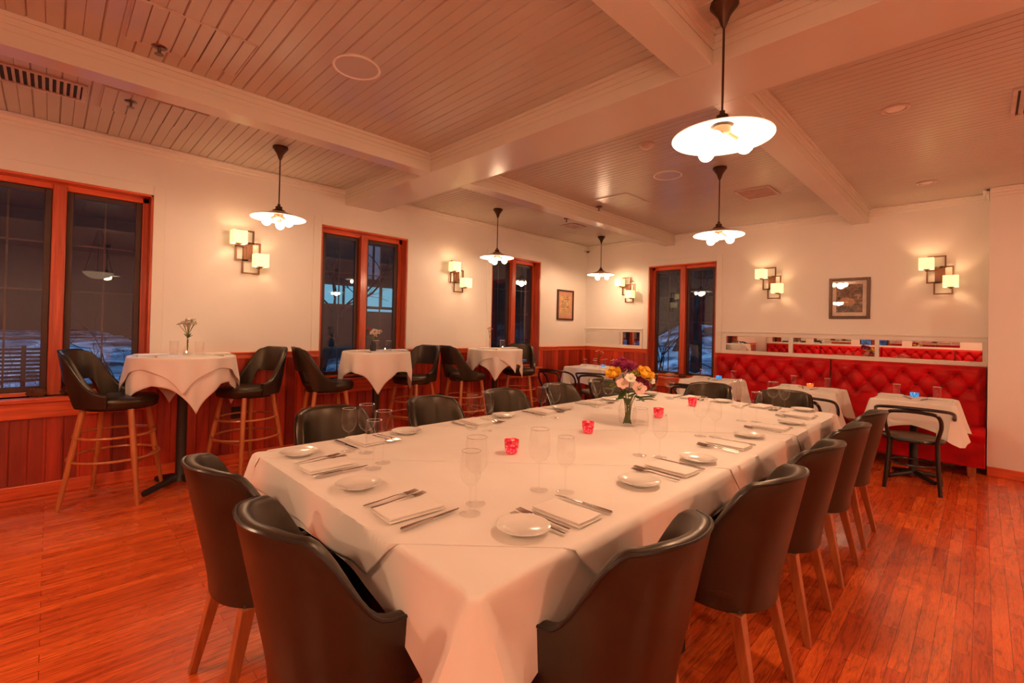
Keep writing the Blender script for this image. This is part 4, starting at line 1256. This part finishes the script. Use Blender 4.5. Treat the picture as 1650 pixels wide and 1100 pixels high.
for k, (x, y) in enumerate(((.48, 6.30), (.73, 6.22), (.46, 6.62), (.72, 6.45), (.64, 6.66), (.90, 6.46), (.80, 6.66))):
    TG.put((x, y, GZ_), 0, ['leftmost water glass on the corner table', 'front water glass on the corner table, left of the blue candle', 'back left water glass on the corner table', 'water glass just behind the blue candle on the corner table', 'back middle water glass on the corner table', 'rightmost water glass on the corner table', 'back right water glass on the corner table'][k], 'glasses on the corner table')
VB.put((2.68, 6.22, GZ_), 0, 'blue glass candle holder on the left banquette table', 'blue candle holders')
VB.put((4.62, 6.24, GZ_), 0, 'blue glass candle holder on the right banquette table', 'blue candle holders')
VB.put((.79, 6.36, GZ_), 0, 'blue glass candle holder on the corner table', 'blue candle holders')
VO.location = (3.70, 6.27, GZ_); VO['label'] = 'orange glass candle holder on the middle banquette table'
for i, (x, y, w, d) in enumerate(GT):
    nm = ['left', 'middle', 'right'][i]
    nap(x - .19, y + .10, GZ_, 1.5, 'folded napkin on the %s banquette table, left end' % nm, 'napkins on the banquette tables')
    nap(x + .19, y + .08, GZ_, 1.6, 'folded napkin on the %s banquette table, right end' % nm, 'napkins on the banquette tables')
    KN.put((x - .05, y + .02, GZ_), .3, 'steel knife on the %s banquette table, left of centre' % nm, 'knives on the banquette tables')
    KN.put((x + .08, y - .02, GZ_), -.2, 'steel knife on the %s banquette table, right of centre' % nm, 'knives on the banquette tables')
nap(.50, 6.12, GZ_, 0, 'folded napkin on the corner table, front side', 'napkins on the corner table')
nap(.40, 6.45, GZ_, 1.5, 'folded napkin on the corner table, beside the left wall', 'napkins on the corner table')
nap(.90, 6.20, GZ_, .5, 'folded napkin on the corner table, right side', 'napkins on the corner table')
o, bl, Rt, C, Z = bud_vase((.62, 6.50, GZ_), 'slim bud vase with coral flowers on the corner table', .12, 'bud')
for r, u, t, rad, mt in ((-.045, .24, 0, .032, 'coral'), (.03, .235, 0, .032, 'coral'), (.05, .22, .0, .026, 'pink'), (-.01, .26, 0, .026, 'coral')): bl(lily, r, u, t, rad, mt)
for a in (.6, -.5, .2): leafy(tuple(Z * .15), tuple(Rt * a + Z * .5), (0, 0, 1), .06, .018, o)
for (x, y), rz, lab in (((4.66, 5.66), .05, 'black bentwood armchair at the right banquette table, back to the camera'),
                        ((3.80, 5.63), -.03, 'black bentwood armchair at the middle banquette table, mostly behind leather chair'),
                        ((2.62, 5.62), .03, 'black bentwood armchair at the left banquette table, arm showing'),
                        ((.40, 5.68), .10, 'black bentwood armchair at the corner table, left one beside the wainscot'),
                        ((1.06, 5.76), .40, 'black bentwood armchair at the corner table, front one behind the bouquet'),
                        ((1.40, 6.35), pi / 2, 'black bentwood armchair at the corner table, right one under the back window')):
    BW.put((x, y, 0), rz, lab, 'black bentwood armchairs')

# ------------------------------------------------------------------ tufted banquettes
def banquette(x0, x1, bx0, wy, s, label, legs=True, rz=0):
    """x0..x1 along the wall at y=wy; s=-1 the seat comes toward -y"""
    o = empty('banquette', ((x0 + x1) / 2, wy, 0)); tag(o, label, 'banquette', 'red tufted banquettes')
    ox = (x0 + x1) / 2; D1, D2 = .115, .47       # back thickness, seat front
    px, pz, zt = .217, .134, .985
    def height(x, z):
        v = (zt - z) / pz; u = (x - bx0) / px
        def fr(q): q = abs(q - round(q)); return q
        if v < 0:
            e = fr(u); f = .010 * (1 - exp(-(e / .09) ** 2)) * min(1, .25 - v * .4 + .75) ; top = min(1, (1.07 - z) / .03)
            return .052 * (max(0, top) ** .5) - .010 + f - .02 * 1.6 * exp(-((e * px) ** 2 + (v * pz) ** 2) / .030 ** 2)
        if v > 2:
            e = fr(u); return .045 + .004 * (1 - exp(-(e / .07) ** 2)) * exp(-(v - 2) * 2) - .02 * 1.6 * exp(-((e * px) ** 2 + ((v - 2) * pz) ** 2) / .030 ** 2)
        d1, d2 = fr(u - v / 2), fr(u + v / 2)
        rr = round(v); uo = .5 if rr % 2 else 0
        db = sqrt(((u - uo - round(u - uo)) * px) ** 2 + ((v - rr) * pz) ** 2)
        return .030 + .028 * (sin(pi * min(.5, d1)) * sin(pi * min(.5, d2))) ** .6 - .010 * exp(-(min(d1, d2) / .045) ** 2) - .034 * exp(-(db / .030) ** 2)
    nx, nz = int((x1 - x0 - .04) / .0125), 52
    rows = []
    for j in range(nz + 1):
        z = .46 + (1.072 - .46) * j / nz
        rows.append([(x0 + .02 + (x1 - x0 - .04) * i / nx - ox, s * (D1 - .05 + max(0, height(x0 + .02 + (x1 - x0 - .04) * i / nx, z)) * min(1, min(i, nx - i) / 3 * .6 + .4)), z) for i in range(nx + 1)])
    m = MB()
    m.grid(rows if s < 0 else [r[::-1] for r in rows])
    b = m.build('backrest', M['redlea'], o, angle=180)
    MB().span((x0 + .004 - ox, s * .0, .10), (x1 - .004 - ox, s * (D1 - .045), 1.076)).build('back_frame', M['redlea'], o, bevel=.012)
    k0 = math.ceil((x0 + .05 - bx0) / px * 2) - 1
    for row in range(3):
        i = -40
        while i < 60:
            x = bx0 + (i + (.5 if row % 2 else 0)) * px
            if x0 + .06 < x < x1 - .06:
                MB().ball((x - ox, s * (D1 - .05 + .006), zt - row * pz), .015, (1, .5, 1), 12, 6).build('button', M['redbtn'], b)
            i += 1
    # seat: roll-edged cushion and plinth
    m = MB(); rows = []
    prof = [(D1 - .06, .30), (D1 - .06, .455), (D1 + .02, .470), (.40, .472), (.445, .468), (.478, .45), (.488, .425), (.48, .395), (.465, .375), (.458, .345)]
    for xx in (x0 + .004, x1 - .004): rows.append([(xx - ox, s * y, z) for y, z in prof])
    m.grid(rows); nn = len(prof); m.f.append(tuple(range(nn))); m.f.append(tuple(reversed(range(nn, 2 * nn))))
    m.build('seat', M['redlea'], o, angle=50)
    MB().span((x0 + .004 - ox, s * .03, .10), (x1 - .004 - ox, s * .452, .352)).build('seat_base', M['redlea'], o, bevel=.01)
    for xx in (x0 + .10, x1 - .10):
        for yy in (.10, .40): MB().bar((xx - ox, s * yy, .10), (xx - ox, s * yy, 0), .07, .06).build('leg', M['leg'], o, bevel=.004)
banquette(2.395, 3.778, 2.694, L - .004, -1, 'red button-tufted leather banquette against the back wall, left section beside the window')
banquette(3.784, 5.134, 4.038, L - .004, -1, 'red button-tufted leather banquette against the back wall, right section by the corner')
for k, nm in enumerate(('first wall mirror', 'middle wall mirror, left half', 'middle wall mirror, right half', 'last wall mirror')):
    banquette(.35 + 1.42 * k, .35 + 1.42 * k + 1.414, .6 + 1.42 * k, Y0 + .004, 1, 'red tufted banquette on the opposite side, reflected in the ' + nm)
mirror_band('trim_%d' % n, .35, 6.03, HR, 1.375, [(a, a + .9, 1.125, 1.325) for a in (.5, 1.6, 2.7, 3.8)], Y0, 1); n += 1
for (a, b), lb in zip([(a, a + .9) for a in (.5, 1.6, 2.7, 3.8)], ('first', 'second', 'third', 'fourth')):
    o = empty('wall_mirror', ((a + b) / 2, Y0, 1.225))
    MB().span((-(b - a) / 2 + .001, 0, -.099), ((b - a) / 2 - .001, .01, .099)).build('mirror_glass', M['mirror'], o, smooth=False)
    tag(o, 'low mirror over the opposite banquette, %s one, seen only by reflection' % lb, 'mirror')

# ------------------------------------------------------------------ pine cones on the sills
def make_cone():
    o = empty('pine_cone'); tag(o, cat='pine cone')
    MB().ball((0, 0, .032), .026, (1.7, 1, 1), 14, 8).build('core', M['cone'], o)
    m = MB()
    for k in range(90):
        t = (k + .5) / 90; ax = -.052 + .104 * t; a = k * 2.39996; r = .032 * sqrt(max(.05, 1 - (ax / .06) ** 2))
        d = Vector((-.35, cos(a), sin(a))).normalized(); b = Vector((ax, r * .7 * cos(a), .032 + r * .7 * sin(a)))
        w = d.cross(Vector((1, 0, 0))).normalized(); tip = b + d * .016
        m.add([tuple(b - w * .006), tuple(b + w * .006), tuple(tip + w * .008), tuple(tip + d * .003), tuple(tip - w * .008), tuple(b + Vector((.006, 0, 0)))], [(0, 1, 2, 3, 4), (5, 2, 1), (5, 4, 3, 2), (5, 0, 4)])
    m.build('scale', M['cone'], o, smooth=False)
    return o
PC = Maker(make_cone())
PC.put((-.02, -.06, ZS), 1.2, 'pine cone on the near window sill, left of the mullion', 'pine cones on the window sills')
PC.put((-.02, .13, ZS), 1.9, 'larger-looking pine cone on the near window sill, right of the mullion', 'pine cones on the window sills')
PC.put((1.86, L - .02, ZSB), .3, 'pine cone on the back window sill, below the mullion', 'pine cones on the window sills')
PC.put((2.12, L - .01, ZSB), -.5, 'pine cone on the back window sill, right side', 'pine cones on the window sills')

# ------------------------------------------------------------------ the night outside
def snow_mat():
    t = NT('night_snow'); v = t.coord((1, 1, 1))
    f = t.noise(v, 1.1, 6, .65, .6)
    col = t.ramp(f, [(.40, (.02, .02, .025)), (.5, (.25, .32, .42)), (.62, (.75, .82, .90))])
    t.bsdf(col, .8); return t.m
M['snow'] = snow_mat(); M['bark'] = simple('dark_bark', (.025, .018, .015), .9)
M['nightwall'] = simple('dark_brick_facade', (.05, .035, .03), .9); M['cyanwin'] = glow('lit_cyan_window', (.20, .62, .72), .55)
M['dimwin'] = glow('dim_blue_window', (.16, .18, .24), .35)
def snow_ground():
    m = MB(); R = random.Random(2)
    def hgt(x, y):
        dx = max(0, -1.2 - x); dy = max(0, y - L - 1.0)
        return -.25 + .20 * min(dx, 5) * (1 - sstep(1.6, 3.2, y)) + .30 * min(dy, 6) * sstep(-4., -1.5, x) + .08 * sin(x * 1.3 + y * .7) + .05 * sin(x * 2.9 - y * 1.7)
    rows = [[(x, y, hgt(x, y)) for x in [-24 + .8 * i for i in range(30)]] for y in [-12 + .8 * j for j in range(44)]]
    m.grid(rows)
    rows = [[(x, y, hgt(x, y)) for x in [-.8 + .8 * i for i in range(16)]] for y in [L + .25 + .7 * j for j in range(22)]]
    m.grid(rows)
    o = m.build('ground_snow', M['snow']); o['kind'] = 'structure'; return o
snow_ground()
def branchy(name, loc, label, h, n0, seed, spread=.8, cat='shrub', trunk=.03, depth=4):
    R = random.Random(seed); o = empty(name, loc); tag(o, label, cat)
    m = MB()
    def grow(p, d, ln, r, k):
        pts = [p]; q = p
        for i in range(3):
            d = (d + Vector((R.uniform(-.25, .25), R.uniform(-.25, .25), R.uniform(-.1, .15)))).normalized(); q = q + d * ln / 3; pts.append(q)
        m.tube([tuple(x) for x in pts], [r, r * .9, r * .75, r * .6], 5)
        if k > 0:
            for j in range(R.choice((2, 3))):
                grow(pts[R.choice((2, 3))], (d + Vector((R.uniform(-spread, spread), R.uniform(-spread, spread), R.uniform(-.3, .5)))).normalized(), ln * R.uniform(.6, .85), r * .55, k - 1)
    for i in range(n0):
        a = 2 * pi * i / n0 + R.uniform(-.3, .3)
        d = Vector((cos(a) * spread * .7, sin(a) * spread * .7, 1)).normalized() if n0 > 1 else Vector((0, 0, 1))
        grow(Vector((0, 0, 0)), d, h * .45, trunk, depth)
    m.build('branches', M['bark'], o)
    return o
branchy('bare_shrub', (.35, 8.9, .1), 'bare shrub in blue snow outside the back window, left pane', 1.9, 5, 4, .9, trunk=.018)
branchy('bare_shrub', (2.2, 8.9, .1), 'bare shrub in blue snow outside the back window, right pane', 1.7, 5, 9, .9, trunk=.018)
branchy('bare_tree', (.55, 10.2, -.2), 'dark tree trunk standing outside the back window', 3.6, 1, 21, .6, 'tree', .16, 5)
branchy('bare_tree', (-.6, 11.5, .2), 'second bare tree farther outside the back window', 3.8, 1, 5, .7, 'tree', .12, 5)
branchy('bare_shrub', (-1.6, -.3, -.25), 'bare shrub outside the near left window, left pane', 1.3, 5, 14, .9, trunk=.016)
branchy('bare_shrub', (-2.0, .75, -.25), 'bare shrub outside the near left window, right pane', 1.5, 4, 15, .8, trunk=.02)
branchy('bare_tree', (-7.5, 5.2, -.3), 'bare tree outside the second left window', 4.2, 1, 33, .8, 'tree', .10, 5)
o = empty('slat_fence', (-2.5, -.35, -.3)); tag(o, 'dark horizontal slat fence outside the near left window', 'fence')
m = MB()
for k in range(9): m.span((-.012, -.9, .94 + k * .044), (.012, .42, .966 + k * .044))
m.build('slat', M['bark'], o, smooth=False)
for y in (-.85, .15, .38): MB().span((.012, y - .02, 0), (.05, y + .02, 1.35)).build('post', M['bark'], o, bevel=.004)
o = empty('street_building', (-17, 14, -.3)); tag(o, 'dark building across the street with cyan lit windows, through the second window', 'building')
MB().span((-3, -9, 0), (0, 9, 9)).build('facade', M['nightwall'], o, smooth=False)
for (y, z, w, h, mt) in ((-4.35, 2.65, .95, .9, 'cyanwin'), (-3.3, 2.65, .85, .9, 'cyanwin'), (-2.3, 2.6, .9, 1.0, 'cyanwin'), (-1.35, 2.6, .7, 1.0, 'cyanwin'), (-2.0, 2.35, 2.2, .12, 'cyanwin'), (.6, 2.6, .9, 1.0, 'dimwin'), (-2.5, 4.0, .35, 1.7, 'dimwin'), (-2.0, 4.0, .35, 1.7, 'dimwin'), (-6.6, 2.6, 1.0, 1.0, 'dimwin'), (2.6, 2.6, 1.4, 1.0, 'dimwin')):  # the long thin cyan strip is a ledge, its light put in as glow
    MB().span((0, y - w / 2, z), (.04, y + w / 2, z + h)).build('window', M[mt], o, smooth=False)
o = empty('lamp_reflection_standin', (-1.1, 2.38, -.25)); tag(o, 'stand-in for an indoor lamp reflected in the second left window, low left', 'lamp')  # outdoor stand-in for an indoor lamp mirrored in the pane, pole added
MB().lathe([(.07, 0), (.07, .02), (.012, .04), (.010, .92)], 14).build('pole', M['wax'], o)
MB().lathe([(.075, .90), (.045, 1.02)], 20, cap0=False, cap1=True).build('lamp_shade', glow('reflected_shade_glow', (.9, .9, .85), .8), o)

# ------------------------------------------------------------------ light
WARM = (1., .57, .33)
def point(name, loc, e, r=.05, col=WARM):
    l = bpy.data.lights.new(name, 'POINT'); l.energy = e; l.color = col; l.shadow_soft_size = r
    o = bpy.data.objects.new(name, l); COL.objects.link(o); o.location = loc; return o
PE = [9, 12, 19, 38, 44]
for (x, y, lab), e in zip(PEND, PE): point('pendant_light', (x, y, 2.220), e, .06)
for x, y in ((4.9, .55), (4.9, -1.1)): point('bowl_light', (x, y, 2.10), 6, .03)
for (x, y), e_, lab in zip(((2.4, -1.0), (4.9, -1.65), (7.2, .8), (7.2, 3.6), (7.2, 5.6), (7.2, -1.2)), (78, 70, 62, 48, 48, 40), ('behind the near end of the long table', 'over the opposite banquette', 'to the right of the camera', 'right of the long table', 'in front of the right wall', 'in the near right corner')):
    pendant(x, y, 'unseen tan pendant added for room light, ' + lab); point('room_fill_light', (x, y, 2.220), e_, .06)  # unseen pendants and lights added to brighten the room
for w_, c_, l_ in SCON:
    for uc, zc in ((-.106, .12), (.09, -.082)):
        p = (.115, c_ + uc, 2.055 + zc) if w_ == 'L' else (c_ + uc, L - .115, 2.055 + zc)
        point('sconce_light', p, 1.9, .02, (1., .60, .32))
for x, y in ((3.512, 1.595), (3.485, 2.25), (3.512, 3.04), (3.436, 3.75)): point('candle_light', (x, y, ZT_ + .045), .12, .01, (1., .25, .12))
for p, e, c in (((1.2, 10.4, 9.5), 2000, (.30, .58, 1.)), ((-4.4, -1.5, 9.5), 1700, (.30, .58, 1.)), ((-9, 9, 13), 500, (.4, .6, 1.))): point('outdoor_fill_light', p, e, .3, c)  # blue fill lights added outdoors to brighten the snow, without fixtures
w = bpy.data.worlds.new('night'); SC.world = w; w.use_nodes = True
bg = w.node_tree.nodes['Background']; bg.inputs[0].default_value = (.005, .006, .010, 1); bg.inputs[1].default_value = 1.

SC.view_settings.view_transform = 'Standard'
SC.view_settings.look = 'None'
SC.view_settings.exposure = 0.2
SC.cycles.max_bounces = 14; SC.cycles.diffuse_bounces = 4; SC.cycles.transparent_max_bounces = 24; SC.cycles.glossy_bounces = 6
SC.cycles.caustics_reflective = False; SC.cycles.caustics_refractive = False; SC.cycles.sample_clamp_indirect = 4
